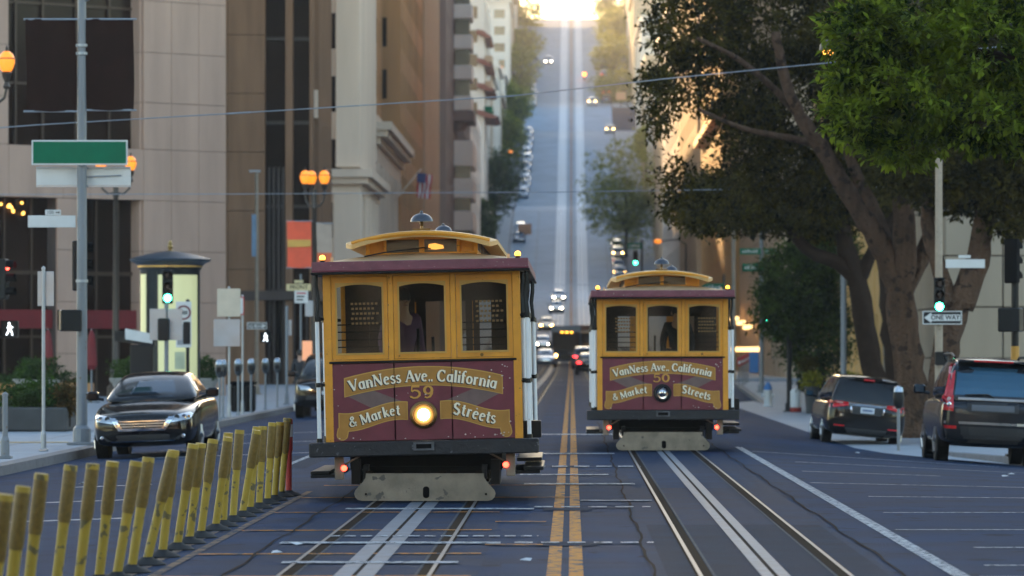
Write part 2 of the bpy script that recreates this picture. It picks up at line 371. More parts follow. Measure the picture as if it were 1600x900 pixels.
# small litter on the road
PAP = mat('litter_paper', (.6,.62,.64), .8)
for i, (px, py) in enumerate(((433, 866), (463, 853), (130, 742), (232, 748), (822, 878), (1580, 720), (1570, 726), (1340, 694))):
    Y = 1.7*F/(py-VY)
    if px > 1560: Y -= 2
    bb = MB(); r = .05
    bb.add([(-r,-r*.6,.012),(r,-r*.8,.02),(r*.8,r,.012),(-r*.7,r*.8,.03),(0,0,.035)], [(0,1,4),(1,2,4),(2,3,4),(3,0,4),(0,3,2,1)])
    o = bb.build('litter', PAP); o.location = (PX(px, Y), Y, h(PX(px, Y), Y)); o.rotation_euler = (0, 0, i*1.1)
    tag(o, ['crumpled white paper beside the left rail in the foreground','small white scrap on the road left of the nearer track','white scrap in the left gutter under the sign post','white scrap in the gutter near the black sedan',
            'white scrap between the centre lines and nearer track','pale litter in the gutter right of the dark estate car','second pale scrap in the gutter right of the dark estate car','pale scrap on the road behind the black minivan'][i], 'litter')

# ================================================================== text
FONT = None
def text_mesh(txt, size, name, m, parent, loc, rot=(rad(90),0,0), align='CENTER', ext=.003, offset=0.0):
    cu = bpy.data.curves.new('txt', 'FONT'); cu.body = txt; cu.size = size; cu.align_x = align; cu.align_y = 'CENTER'; cu.extrude = ext; cu.offset = offset; cu.resolution_u = 3
    o = bpy.data.objects.new('txt', cu); col.objects.link(o)
    dg = bpy.context.evaluated_depsgraph_get(); me = bpy.data.meshes.new_from_object(o.evaluated_get(dg)); bpy.data.objects.remove(o)
    me.materials.clear(); me.materials.append(m)
    q = link(name, me, parent, loc=loc); q.rotation_euler = rot; return q
def arc(cx, cy, rx, ry, a0, a1, n=14): return [(cx+rx*math.cos(rad(a0+(a1-a0)*i/n)), cy+ry*math.sin(rad(a0+(a1-a0)*i/n))) for i in range(n+1)]
TK, TN = .155, .075
def _sf(x, y, w_=.24, t=.06): return ([(x-w_/2, y), (x+w_/2, y)], t)
def _s(h, w_, x=0):
    return [(x+w_*.86, h*.84), (x+w_*.62, h*.97), (x+w_*.34, h*.96), (x+w_*.12, h*.82), (x+w_*.14, h*.64), (x+w_*.45, h*.52), (x+w_*.80, h*.40), (x+w_*.90, h*.22), (x+w_*.70, h*.05), (x+w_*.38, h*.02), (x+w_*.06, h*.16)]
GLY = {   # glyph: (advance, [(points, width), ...])
 'V': (.80, [([(.06,1),(.38,.03)],TK), ([(.38,.03),(.70,1)],TN), _sf(.06,.98), _sf(.70,.98,.2)]),
 'a': (.60, [(arc(.25,.33,.19,.30,50,330),.11), ([(.45,.68),(.45,.08),(.54,.02)],TK)]),
 'n': (.66, [([(.13,.67),(.13,.02)],TK), ([(.13,.48),(.22,.62),(.36,.66),(.47,.58),(.50,.45)],.09), ([(.50,.5),(.50,.02)],TK), _sf(.13,.02,.22), _sf(.50,.02,.22), ([(.03,.65),(.13,.65)],.06)]),
 'N': (.88, [([(.12,.02),(.12,1)],TN), ([(.10,1),(.70,.02)],TK), ([(.70,.02),(.70,1)],TN), _sf(.12,.02,.22), _sf(.70,.98,.22), _sf(.06,.98,.16)]),
 'e': (.58, [(arc(.27,.33,.19,.31,15,315),.115), ([(.09,.36),(.47,.42)],.07)]),
 's': (.48, [(_s(.67,.38,.04),.11)]),
 'A': (.80, [([(.06,.02),(.38,1)],TN), ([(.38,1),(.70,.02)],TK), ([(.18,.33),(.58,.33)],.07), _sf(.06,.02,.2), _sf(.70,.02,.24)]),
 'v': (.56, [([(.06,.67),(.27,.03)],.14), ([(.27,.03),(.48,.67)],TN), _sf(.06,.65,.18,.05), _sf(.48,.65,.16,.05)]),
 '.': (.20, [([(.05,.07),(.17,.07)],.14)]),
 'C': (.84, [(arc(.43,.5,.34,.47,48,312,20),.13), ([(.66,.98),(.66,.72)],.07), ([(.66,.26),(.66,.10)],.06)]),
 'l': (.30, [([(.14,1.06),(.14,.02)],TK), _sf(.14,.02,.24), ([(.04,1.04),(.14,1.04)],.06)]),
 'i': (.30, [([(.14,.67),(.14,.02)],TK), _sf(.14,.02,.24), ([(.07,.92),(.21,.92)],.14)]),
 'f': (.42, [([(.42,.98),(.32,1.05),(.20,.98),(.16,.84)],.10), ([(.16,.86),(.16,.02)],TK), ([(.02,.64),(.38,.64)],.07), _sf(.16,.02,.24)]),
 'o': (.62, [(arc(.29,.33,.21,.30,0,362,20),.115)]),
 'r': (.48, [([(.13,.67),(.13,.02)],TK), ([(.13,.46),(.24,.62),(.40,.62)],.10), _sf(.13,.02,.24), ([(.03,.65),(.13,.65)],.06)]),
 '&': (.84, [([(.70,.04),(.28,.62),(.20,.80),(.28,.95),(.42,.95),(.48,.82),(.40,.68),(.14,.42),(.07,.24),(.16,.06),(.36,.02),(.56,.14),(.68,.44)],.10)]),
 'M': (1.06, [([(.12,.02),(.12,1)],TN), ([(.12,1),(.48,.10)],TK), ([(.48,.10),(.84,1)],TN), ([(.84,1),(.84,.02)],TK), _sf(.12,.02,.2), _sf(.84,.02,.24)]),
 'k': (.62, [([(.13,1.02),(.13,.02)],TK), ([(.20,.32),(.46,.64)],TN), ([(.24,.38),(.52,.02)],TK*.9), _sf(.13,.02,.22), _sf(.54,.02,.18), ([(.03,1.0),(.13,1.0)],.06)]),
 't': (.44, [([(.18,.92),(.18,.14),(.26,.04),(.38,.08)],.14), ([(.03,.64),(.36,.64)],.07)]),
 'S': (.64, [(_s(1.0,.54,.03),.145)]),
 '5': (.70, [([(.14,1.0),(.60,1.0)],.13), ([(.16,1.0),(.14,.56)],.07), ([(.14,.56),(.30,.66),(.48,.62),(.60,.46),(.60,.24),(.46,.06),(.26,.02),(.10,.12),(.10,.2)],.11)]),
 '9': (.70, [(arc(.32,.66,.22,.30,0,362,20),.12), ([(.54,.66),(.52,.36),(.42,.12),(.24,.02),(.12,.12)],.11)]),
 '0': (.74, [(arc(.34,.5,.26,.45,0,362,22),.13)]),
}
for q in '590':
    GLY[q] = (GLY[q][0]*1.42, [([(x*1.42, y) for x, y in p], w_*1.22) for p, w_ in GLY[q][1]])
def stroke(mb, pts, w_, fn, y, taper=True):
    n = len(pts); L_ = []; R_ = []
    for i in range(n):
        a = pts[max(0, i-1)]; c = pts[min(n-1, i+1)]; dx, dz = c[0]-a[0], c[1]-a[1]; l = math.hypot(dx, dz) or 1
        nx, nz = -dz/l, dx/l; hw = w_/2
        if n > 4: hw *= .62 + .55*abs(dz/l)          # pen contrast on curves
        L_.append(fn(pts[i][0]+nx*hw, pts[i][1]+nz*hw)); R_.append(fn(pts[i][0]-nx*hw, pts[i][1]-nz*hw))
    vs = [(p[0], y, p[1]) for p in L_] + [(p[0], y, p[1]) for p in R_]
    mb.add(vs, [(i, i+1, n+i+1, n+i) for i in range(n-1)])
def lettering(txt, h, path, y, off=(0, 0), gap=.02, space=.34):
    """text along path(t)->(x,z,angle), t in metres from the text's middle"""
    wid = sum((GLY[c][0] if c != ' ' else space) + gap for c in txt)*h
    mb = MB(); t = -wid/2; k = 0
    for c in txt:
        if c == ' ': t += (space+gap)*h; continue
        adv, strokes = GLY[c]; x, z, a = path(t+adv*h/2); ca, sa = math.cos(a), math.sin(a)
        for pts, w_ in strokes:
            fn = lambda u, v: (x+((u-adv/2)*ca-v*sa)*h+off[0], z+((u-adv/2)*sa+v*ca)*h+off[1])
            stroke(mb, pts, w_*1.36, fn, y-.0003*(k % 5)); k += 1
        t += (adv+gap)*h
    return mb
# ================================================================== cable cars
MUST = mat('mustard_paint', (.72,.30,.024), .45, var=.14, scale=4, bump=.08, bscale=60, spots=(38, .70, (.16,.08,.03)))
MAR = mat('maroon_paint', (.150,.025,.040), .40, var=.2, scale=5, bump=.08, bscale=70, spots=(26, .77, (.62,.55,.52)))
MARD = mat('maroon_weathered', (.19,.058,.075), .5, var=.25, scale=7, bump=.3, bscale=30, spots=(26, .68, (.30,.20,.17)))
RIB = mat('ribbon_gold', (.40,.185,.030), .45, var=.12, scale=9)
RIBE = mat('ribbon_edge', (.55,.30,.06), .45, var=.1)
RIBB = mat('ribbon_back', (.155,.098,.088), .5, var=.15, scale=9)
LETW = mat('letter_cream', (.88,.80,.62), .5, var=.06)
LETG = mat('letter_gold', (.62,.30,.05), .45, var=.06)
CHIP = mat('bare_primer', (.60,.54,.50), .7)
NOTICE = mat('notice_gold', (.16,.09,.025), .6)
LETK = mat('letter_shade', (.012,.008,.008), .6)
ROOFC = mat('roof_canvas', (.60,.41,.23), .75, var=.2, scale=4, bump=.3, bscale=25)
WOODD = mat('dark_wood', (.060,.030,.014), .5, var=.3, scale=6, streak=True)
PLGREY = mat('fender_grey', (.23,.185,.135), .65, var=.35, scale=5, bump=.15, bscale=30, spots=(8, .66, (.10,.085,.07)))
BEAM = mat('bumper_wood', (.014,.014,.017), .55, var=.35, scale=8, bump=.5, bscale=22, spots=(18, .68, (.09,.09,.10)))
WPOLE = mat('white_pole_paint', (.74,.76,.78), .35, var=.06, spots=(26, .72, (.35,.33,.30)))
BRASS = mat('aged_brass', (.20,.12,.045), .35, metal=.9, var=.2)
BELL = mat('bell_bronze', (.095,.10,.115), .38, metal=.85, var=.25)
GLASSC = glassmat('car_window_glass', (.72,.71,.66), -.02)
HEADL = emit('headlight_lit', (1.0,.80,.50), 4.5, (.8,.8,.7))
HALO = emit('headlight_reflector', (1.0,.45,.08), .16, (.5,.3,.1))
CHROME = mat('chrome', (.60,.62,.65), .12, metal=1.0, var=.05, rvar=.04)
AMBER = emit('amber_lens', (1.0,.40,.03), 2.2, (.5,.2,.01))
REDL = emit('red_lens_lit', (1.0,.04,.02), 3.5, (.4,.01,.01))
INT = mat('interior_wood', (.028,.016,.009), .5, var=.25, scale=5)
CLERL = emit('cabin_lamp', (1.0,.42,.06), .35, (.5,.3,.1))

def arched(cx, wo, z0, z1, wi, zi0, zi1, sag, ya, yb):
    """frame around an opening with an arched head"""
    n = 9; A = []; B = []
    A += [(cx-wo, z0), (cx+wo, z0), (cx+wo, z1)]; B += [(cx-wi, zi0), (cx+wi, zi0), (cx+wi, zi1-sag)]
    for i in range(1, n):
        t = 1-2*i/n; A.append((cx+wo*t, z1)); B.append((cx+wi*t, zi1-sag*t*t))
    A += [(cx-wo, z1), (cx-wo, z0)]; B += [(cx-wi, zi1-sag), (cx-wi, zi0)]
    return MB().strip(A, B, ya, yb)

def cable_car(loc, label, num, lit, roll):
    r = T('cable_car', label, 'cable car', loc, 0, 'old cable cars coming down the street')
    R = lambda mb: mb.roll(roll)
    LEN = 9.2
    def part(name, mb, m, par=None, sm=False, lab=None): return R(mb).build(name, m, par or r, sm, lab)
    # ---- end face: maroon dash in three boards, mustard upper works
    xs = [-1.03, -.325, .315, 1.03]
    for i in range(3): part('dash_panel', MB().bev(xs[i]+.003, xs[i+1]-.003, 0, .05, .70, 1.565, .004), MAR)
    part('dash_backing', MB().box(-1.03, 1.03, .045, .09, .69, 1.60), WOODD)
    part('belt_rail', MB().bev(-1.045, 1.045, -.02, .06, 1.567, 1.592, .004), BLACK)
    rv = MB()
    for x in (-1.01, -.34, -.31, .30, .33, 1.01):
        for k in range(8): rv.lathe([(.006,-.004),(.004,-.007)], 6, (x, 0, .76+k*.112), 'y')
    part('rivet_row', rv, MAR)
    for x in xs[1:3]: part('board_joint', MB().box(x-.0028, x+.0028, -.0078, .01, .705, 1.56), BLACKM)
    q = random.Random(5 if lit else 9)
    for k in range(34 if lit else 16):
        cx, cz = q.choice(((.93+q.uniform(-.06,.08), 1.44+q.uniform(-.09,.1)), (q.uniform(.45,1.0), .735+q.uniform(0,.03)), (q.uniform(-1,1), q.uniform(.72,1.55)), (q.uniform(-1,1), .72+q.uniform(0,.02)))); e = q.uniform(.004,.013)
        part('paint_chip', MB().prism([(cx+e*q.uniform(.6,1.5)*math.cos(t), cz+e*q.uniform(.4,1.1)*math.sin(t)) for t in [rad(60*j) for j in range(6)]], -.0085, -.001), CHIP)
    for s in (-1, 1):
        part('corner_post', MB().bev(s*1.055-.045, s*1.055+.045, -.012, .12, .69, 2.60, .008), MUST)
        part('mullion_post', MB().bev(s*.348-.030, s*.348+.030, -.006, .09, 1.592, 2.56, .006), MUST)
    part('header_board', MB().bev(-1.06, 1.06, .0, .09, 2.535, 2.64, .006), MUST)
    part('sill_board', MB().bev(-1.01, 1.01, .012, .08, 1.592, 1.61, .003), MUST)
    for cx, wo in ((-.695, .312), (0, .314), (.695, .312)):
        f = part('window_frame', arched(cx, wo, 1.612, 2.533, .258, 1.675, 2.455, .032, .004, .07), MUST)
        part('window_bead', arched(cx, .268, 1.662, 2.468, .250, 1.682, 2.446, .031, -.006, .012), RIBE, f)
        p = MB().box(cx-.262, cx+.262, .045, .051, 1.668, 2.46); part('pane', p, GLASSC, f)
        if cx:
            bars = MB()
            for z in (1.75, 1.83, 1.92, 2.0): bars.tube([(cx-.26, .17, z), (cx+.26, .17, z)], .008, 6)
            part('guard_bar', bars, BLACK, f)
            tx = MB()
            for k in range(5):
                for q in range(7 - k % 2):
                    x = cx-.10+q*.045+(k % 3)*.006; tx.add([(x,.043,2.22-k*.055),(x+.03,.043,2.22-k*.055),(x+.03,.043,2.245-k*.055),(x,.043,2.245-k*.055)], [(0,1,2,3)])
            part('window_notice', tx, NOTICE, f)['kind'] = 'stuff'
    lk = MB().lathe([(.014,0),(.014,-.03),(.02,-.035),(.02,-.05)], 8, (.66,.0,1.635), 'y'); lk.lathe([(.01,0),(.01,-.03)], 8, (-.26,.0,1.64), 'y')
    part('latch', lk, BRASS)
    # ---- lettering ribbons
    def ribbon(top, bot, y): 
        n = len(top); mb = MB(); mb.strip([(p[0], p[1]) for p in top], [(p[0], p[1]) for p in bot], y, .002); return mb
    tz = lambda x: 1.512-.115*(x/.87)**2
    X = [-.875+1.75*i/16 for i in range(17)]
    for s in (-1, 1):
        part('ribbon_fold', MB().prism([(s*.855, 1.205), (s*.56, 1.262), (s*.19, 1.115), (s*.56, 1.055)], -.0015, .002), RIBB)
    def lowz(s, x):      # top edge of the lower ribbons
        t = (abs(x)-.19)/.75; return 1.122-.115*(3*t*t-2*t**3)+.012*math.sin(t*6.28)
    for (a, e, m) in ((.010, -.0030, RIBE), (0, -.0050, RIB)):
        k = 'ribbon_border' if a else 'ribbon'
        part(k, ribbon([(x*(1+a/.87), tz(x)+a) for x in X], [(x*(1+a/.87), tz(x)-.196-a) for x in X], e), m)
        for s in (-1, 1):
            U = [s*(.19-a+(.755+2*a)*i/14) for i in range(15)]
            part(k, ribbon([(x, lowz(s, x)+a) for x in U], [(x, lowz(s, x)-.186-a) for x in U], e), m)
            part('ribbon_curl', MB().prism([(s*(.845-a), .85), (s*(.955+a), .85)] + [(s*(.915+(.055+a)*math.cos(t)), .775+(.055+a)*math.sin(t)) for t in [rad(q*20) for q in range(0, -10, -1)]], e-.0006, .002), m)
    pt = lambda dz: (lambda t: (t*.985, tz(t)-dz, math.atan(-2*.115*t/.87**2)))
    def low(s, c): 
        def f(t):
            x = c+t; dz = (lowz(s, x+.01)-lowz(s, x-.01))/.02; return (x, lowz(s, x)-.142, math.atan(dz))
        return f
    for txt, hh, path in (('VanNess Ave.. California', .126, pt(.158)), ('& Market', .112, low(-1, -.545)), ('Streets', .126, low(1, .56))):
        part('letter_shade', lettering(txt, hh, path, -.0065, (-.010, -.009)), LETK)
        part('lettering', lettering(txt, hh, path, -.009), LETW)
    fl = lambda t: (t-.01, 1.165, 0)
    part('number_shade', lettering(num, .135, fl, -.004, (-.006, -.006), .12), LETK)
    part('number', lettering(num, .135, fl, -.0065, (0, 0), .12), LETG)
    # ---- headlight
    hl = part('headlight', MB().lathe([(.150,.02),(.155,-.02),(.150,-.05),(.120,-.06),(.112,-.045),(.112,-.02)], 28, (-.005,0,.98), 'y'), BLACK if not lit else BRASS, sm=2)
    part('reflector', MB().lathe([(.108,-.03),(.095,-.038),(.05,-.034)], 24, (-.005,0,.98), 'y'), HALO if lit else CHROME, hl)
    part('bulb', MB().lathe([(.068,-.036),(.064,-.050),(.04,-.060),(.005,-.064)], 20, (-.005,0,.98), 'y'), HEADL if lit else CHROME, hl, True)
    # ---- bumper beam and coupling pocket
    part('bumper_beam', MB().bev(-1.275, 1.275, -.30, -.05, .535, .695, .012), BEAM)
    cp = MB().box(-.115, .115, -.312, -.29, .59, .68); part('coupling_pocket', cp, BLACKM)
    part('pocket_rim', MB().strip([(-.115,.59),(.115,.59),(.115,.68),(-.115,.68),(-.115,.59)], [(-.085,.61),(.085,.61),(.085,.66),(-.085,.66),(-.085,.61)], -.325, -.31), STEEL)
    part('anti_climb_rail', MB().box(-.24, .24, -.06, .02, .665, .70), BLACK)
    # ---- fascia, roofs
    fa = MB().bev(-1.20, 1.20, -.285, -.24, 2.585, 2.70, .006); fa.bev(-1.20, -1.16, -.24, LEN+.24, 2.60, 2.695, .005); fa.bev(1.16, 1.20, -.24, LEN+.24, 2.60, 2.695, .005); fa.bev(-1.2, 1.2, LEN+.24, LEN+.285, 2.585, 2.70, .006)
    part('roof_fascia', fa, MARD)
    gu = MB().bev(-1.215, 1.215, -.30, -.05, 2.560, 2.584, .005); gu.bev(-1.215, -1.02, -.05, LEN, 2.560, 2.584, .005); gu.bev(1.02, 1.215, -.05, LEN, 2.560, 2.584, .005)
    part('gutter', gu, BLACK)
    part('fascia_lip', MB().bev(-1.205, 1.205, -.292, -.24, 2.586, 2.605, .004), MAR)
    ro = MB(); nx, ny = 14, 26; ys = [-.27, -.15, 0, .15, .35, .6] + list(np.linspace(1, LEN-1, 8)) + [LEN-.6, LEN-.35, LEN-.15, LEN, LEN+.15, LEN+.27]
    for y in ys:
        e = min(y+.27, LEN+.27-y)/.75; e = min(1, max(0, e)); e = e*e*(3-2*e)
        for i in range(nx+1):
            x = -1.19+2.38*i/nx; ro.v.append((x, y, 2.69+.11*e*(1-(abs(x)/1.19)**2.2)))
    ro.f = [(j*(nx+1)+i, j*(nx+1)+i+1, (j+1)*(nx+1)+i+1, (j+1)*(nx+1)+i) for j in range(len(ys)-1) for i in range(nx)]
    part('roof', ro, ROOFC, sm=True)
    cl = MB().box(-.62, .62, .42, LEN-.42, 2.74, 2.97)
    cler = part('clerestory', cl, MUST)
    fr = MB()
    for x0, x1 in ((-.63, -.585), (-.43, -.395), (-.03, .03), (.395, .43), (.585, .63)): fr.bev(x0, x1, .385, .42, 2.795, 2.96, .004)
    fr.bev(-.63, .63, .380, .42, 2.78, 2.80, .004); fr.bev(-.63, .63, .382, .42, 2.945, 2.975, .004)
    part('clerestory_frame', fr, MUST, cler)
    for x0, x1 in ((-.395, -.03), (.03, .395)):
        part('clerestory_pane', MB().box(x0, x1, .405, .415, 2.80, 2.945), mat('amber_glass_dark', (.09,.055,.02), .2), cler)
    if lit: part('clerestory_lamp', MB().prism([(.07,2.835),(.16,2.828),(.25,2.84),(.24,2.875),(.15,2.90),(.08,2.89)], .396, .404), CLERL, cler)
    for s in (-1, 1):
        wn = MB()
        for k in range(9): wn.box(s*.615, s*.628, .8+k*.88, 1.35+k*.88, 2.82, 2.94)
        part('vent_pane', wn, WOODD, cler)
    cr = MB(); ys = [.02, .06, .2, .5, 1.2] + list(np.linspace(2, LEN-2, 6)) + [LEN-1.2, LEN-.5, LEN-.2, LEN-.06, LEN-.02]
    lays = []
    for top in (1, 0):
        for y in ys:
            e = min(y-.02, LEN-.02-y); wd = .855*(1-.10*max(0, 1-e/.3)**2)
            drop = .035*max(0, 1-e/.5)**2
            for i in range(nx+1):
                t = -1+2*i/nx; cr.v.append((wd*t, y, 3.05-.125*abs(t)**2.1-drop-(0 if top else .050)))
    m = nx+1; N_ = len(ys)*m
    for j in range(len(ys)-1):
        for i in range(nx):
            a = j*m+i; cr.f += [(a, a+1, a+m+1, a+m), (N_+a, N_+a+m, N_+a+m+1, N_+a+1)]
        cr.f += [(j*m, j*m+m, N_+j*m+m, N_+j*m), (j*m+nx, N_+j*m+nx, N_+j*m+m+nx, j*m+m+nx)]
    e = (len(ys)-1)*m
    for i in range(nx): cr.f += [(i, N_+i, N_+i+1, i+1), (e+i, e+i+1, N_+e+i+1, N_+e+i)]
    part('clerestory_roof', cr, mat('upper_roof_tan', (.56,.34,.12), .6, var=.15, scale=5), sm=2)
    part('roof_edge', MB().tube([(.77*t, .015+.045*t*t, 3.005-.098*abs(t)**2.1) for t in [-1+.1*i for i in range(21)]], .027, 6), MUST)
    part('roof_cable', MB().tube([(-.62,-.1,2.755), (-.4,.05,2.80), (-.1,.2,2.835), (.02,.3,2.85), (.10,.36,2.84)], .008, 6), BLACK)
    # ---- bells, marker lights
    for bx, by, sc_, bz in ((0, .55, 1.0, 3.05), (.20, 2.0, .8, 2.99)):
        bl = part('bell', MB().lathe([(.128*sc_, bz+.10*sc_), (.122*sc_, bz+.125*sc_), (.10*sc_, bz+.16*sc_), (.06*sc_, bz+.185*sc_), (.02, bz+.195*sc_), (.018, bz+.215*sc_), (.006, bz+.225*sc_)], 20, (bx, by, 0)), BELL, sm=2)
        part('bell_stand', MB().lathe([(.02, bz), (.016, bz+.05), (.024, bz+.07), (.012, bz+.12)], 10, (bx, by, 0)).box(bx-.10, bx+.10, by-.05, by+.05, bz-.03, bz+.02), BRASS, bl)
    for s in (-1, 1):
        mk = part('marker_lamp', MB().lathe([(.028,2.70),(.028,2.725)], 10, (s*1.085, -.2, 0)), BLACK)
        part('lens', MB().ball((s*1.085, -.2, 2.745), .034, 8), AMBER, mk, True)
        part('roof_cleat', MB().box(s*.98-.015, s*.98+.015, -.18, -.15, 2.70, 2.75), ROOFC)
    # ---- interior seen through the end windows: floor, ceiling, benches, bulkheads with openings, grip levers
    part('floor', MB().box(-1.02, 1.02, .09, LEN-.09, .66, .72), WOODD)
    part('ceiling', MB().box(-1.15, 1.15, .10, LEN-.1, 2.57, 2.60), INT)
    for yb in (2.7, 6.5):
        bw = MB()
        bw.box(-1.0, -.72, yb, yb+.06, .72, 2.57); bw.box(.72, 1.0, yb, yb+.06, .72, 2.57); bw.box(-.30, -.18, yb, yb+.06, .72, 2.57); bw.box(.42, .50, yb, yb+.06, .72, 2.57)
        bw.box(-.72, -.30, yb, yb+.06, .72, 1.55); bw.box(.50, .72, yb, yb+.06, .72, 1.55); bw.box(-.72, .72, yb, yb+.058, 2.32, 2.565)
        part('bulkhead', bw, INT)
    for s in (-1, 1):
        for (a, c) in ((.5, 2.6), (6.7, 8.7)):
            bs = MB().bev(s*.42-.2, s*.42+.2, a, c, 1.10, 1.15, .01); bs.bev(s*.2-.02 if s > 0 else -.22, .22 if s > 0 else s*.2+.02, a, c, 1.15, 1.62, .008)
            bs.box(s*.42-.16, s*.42+.16, a, c, .72, 1.10)
            part('bench', bs, INT)
        cw = MB().box(s*1.02-.025, s*1.02+.025, 2.7, 6.56, .69, 1.567); part('side_wall', cw, MAR)
        wl = MB()
        for k in range(6): wl.bev(s*1.02-.03, s*1.02+.03, 2.70+k*.753, 2.79+k*.753, 1.567, 2.56, .006)
        wl.bev(s*1.02-.032, s*1.02+.032, 2.7, 6.56, 2.46, 2.56, .006); wl.bev(s*1.02-.032, s*1.02+.032, 2.7, 6.56, 1.567, 1.62, .006)
        part('side_window_frame', wl, MUST)
        part('side_pane', MB().box(s*1.02-.003, s*1.02+.003, 2.79, 6.5, 1.62, 2.46), GLASSC)
        cs = MB()
        for (a, c) in ((.12, .42), (LEN-.42, LEN-.12)): cs.bev(s*1.04-.03, s*1.04+.03, a, c, .69, 2.57, .008)
        part('side_pilaster', cs, MUST)
        part('side_sill', MB().bev(s*1.0-.06, s*1.0+.06, .1, LEN-.1, .60, .70, .01), BLACK)
        # white grab poles with black fittings, curved upper brackets
        for k, y in enumerate((-.02, .62, 1.35, 2.1, 7.1, 7.85, 8.58)):
            xo = s*(1.17 if k % 2 == 0 else 1.115)
            gp = part('grab_pole', MB().tube([(xo, y, .70), (xo, y, 2.08)], .024, 10), WPOLE, sm=2)
            for q in (MB().tube([(xo, y, 2.04), (xo, y, 2.10)], .036, 8), MB().tube([(xo, y, 1.31), (xo, y, 1.36)], .033, 8), MB().tube([(xo, y, .66), (xo, y, .74)], .034, 8)): part('pole_socket', q, BLACK, gp)
            for q in (MB().tube([(xo, y, 1.335), (s*1.03, y+.05, 1.335)], .016, 6), MB().tube([(xo, y, 2.07), (s*1.03, y+.05, 2.07)], .02, 6), MB().tube([(xo, y, 2.08), (xo-s*.02, y+.02, 2.3), (xo, y+.02, 2.45), (xo, y+.02, 2.57)], .020, 6)): part('pole_bracket', q, BLACK, gp)
        part('side_step', MB().bev(s*1.25-.16 if s > 0 else -1.28, 1.32 if s > 0 else s*1.25+.30-.11, -.02, 2.6, .335, .375, .008), BLACK)
        st = MB().bev(min(s*.98, s*1.28), max(s*.98, s*1.28), -.03, 2.6, .30, .336, .006)
        if s > 0: st.bev(1.02, 1.30, .3, 2.7, .43, .47, .006)
        part('step_board', st, BLACK)
        part('step_hanger', MB().bev(s*.955-.05, s*.955+.05, -.10, .0, .28, .53, .006), PLGREY)
        if s > 0: part('step_box', MB().bev(1.08, 1.30, .35, .65, .69, .88, .008), BLACK)
        tl = part('tail_lamp', MB().lathe([(.045,-.02),(.045,-.09),(.036,-.10)], 12, (s*.90, 0, .405), 'y'), BLACK)
        part('lens', MB().lathe([(.034,-.10),(.03,-.112),(.01,-.118)], 12, (s*.90, 0, .405), 'y'), REDL, tl)
        part('lamp_strut', MB().tube([(s*.90, -.05, .44), (s*.68, -.05, .56)], .012, 6), PLGREY)
    for x, z1 in ((-.12, 1.95), (.05, 1.85)): part('grip_lever', MB().tube([(x, 1.5, .72), (x+.02, 1.45, z1-.1), (x+.02, 1.42, z1)], .018, 8), BLACK)
    for (a, c) in ((LEN-.07, LEN),):
        rr = MB().box(-1.03, 1.03, a, c, .70, 1.58); rr.box(-1.05, -.95, a, c, 1.58, 2.57); rr.box(.95, 1.05, a, c, 1.58, 2.57); rr.box(-.42, -.27, a, c, 1.58, 2.57); rr.box(.27, .42, a, c, 1.58, 2.57); rr.box(-1.03, 1.03, a, c-.003, 2.46, 2.57)
        part('rear_face', rr, MUST)
    # ---- running gear (stays level)
    def low_(name, mb, m, par=None, sm=False): return mb.build(name, m, par or r, sm)
    low_('underframe', MB().box(-.85, .85, .25, LEN-.25, .36, .64).box(-.62, .62, .1, 2.6, .24, .40), BLACKM)
    for yb in (1.1, 2.3, 6.9, 8.1):
        wm = MB()
        for s in (-1, 1): wm.lathe([(.30,-.04),(.30,.0),(.27,.01),(.27,.05),(.05,.07)], 20, (s*.53, yb, .29), 'x')
        wm.tube([(-.53, yb, .29), (.53, yb, .29)], .05, 8); low_('wheel_set', wm, RUST)
    half = [(.655,.33),(.660,.28),(.690,.235),(.735,.185),(.775,.14),(.785,.105),(.775,.065),(.745,.035),(.70,.024)]
    pl = low_('fender_plate', MB().prism([(-x, z) for x, z in half] + [(x, z) for x, z in half[::-1]], -.16, -.10), PLGREY)
    low_('drain_slot', MB().prism([(.015+.036*math.cos(t), .12+(.035 if math.sin(t) > 0 else -.035)+.03*math.sin(t)) for t in [rad(20*k+5) for k in range(18)]], -.165, -.155), BLACKM, pl)
    bo = MB()
    for x in (-.655, .68): bo.lathe([(.013,-.16),(.013,-.168)], 8, (x, 0, .10), 'y')
    for x in (-.30, .02, .20, .33, .60, -.62): bo.box(x-.04, x+.04, -.15, -.10, .33, .36)
    low_('plate_bolt', bo, RUST, pl)
    for s in (-1, 1): low_('plate_bracket', MB().box(s*.66-.03, s*.66+.03, -.10, .4, .26, .42).box(s*.78-.05, s*.78+.05, .1, 1.0, .20, .48), BLACK)
    return r
CAR_A = cable_car((-1.63, 47.1, 0), 'nearer maroon and mustard cable car numbered 59 with lit headlight', '59', True, rad(1.25))
CAR_B = cable_car((1.53, 70.8, 0), 'farther maroon and mustard cable car numbered 50 with dark headlight', '50', False, rad(.15))

# ================================================================== motor vehicles
PAINTK = mat('black_car_paint', (.006,.0055,.006), .14, var=.05, coat=.15, spec=.4, rvar=.03)
PAINTG = mat('graphite_car_paint', (.016,.019,.025), .2, metal=.3, var=.05, coat=.2, spec=.4, rvar=.03)
PAINTS = mat('silver_car_paint', (.36,.40,.45), .25, metal=.5, var=.05, coat=.4)
PAINTW = mat('white_car_paint', (.62,.63,.64), .25, var=.04, coat=.4)
PAINTB = mat('blue_grey_car_paint', (.10,.16,.24), .22, metal=.4, var=.05, coat=.5)
PAINTT = mat('tan_car_paint', (.36,.26,.15), .25, metal=.3, var=.05, coat=.4)
PAINTR = mat('red_car_paint', (.30,.03,.02), .25, var=.05, coat=.4)
PAINTY = mat('yellow_car_paint', (.55,.33,.05), .3, var=.05, coat=.4)
CGLASS = mat('tinted_glass', (.006,.008,.010), .05, var=.05, spec=.45, coat=0, rvar=.02)
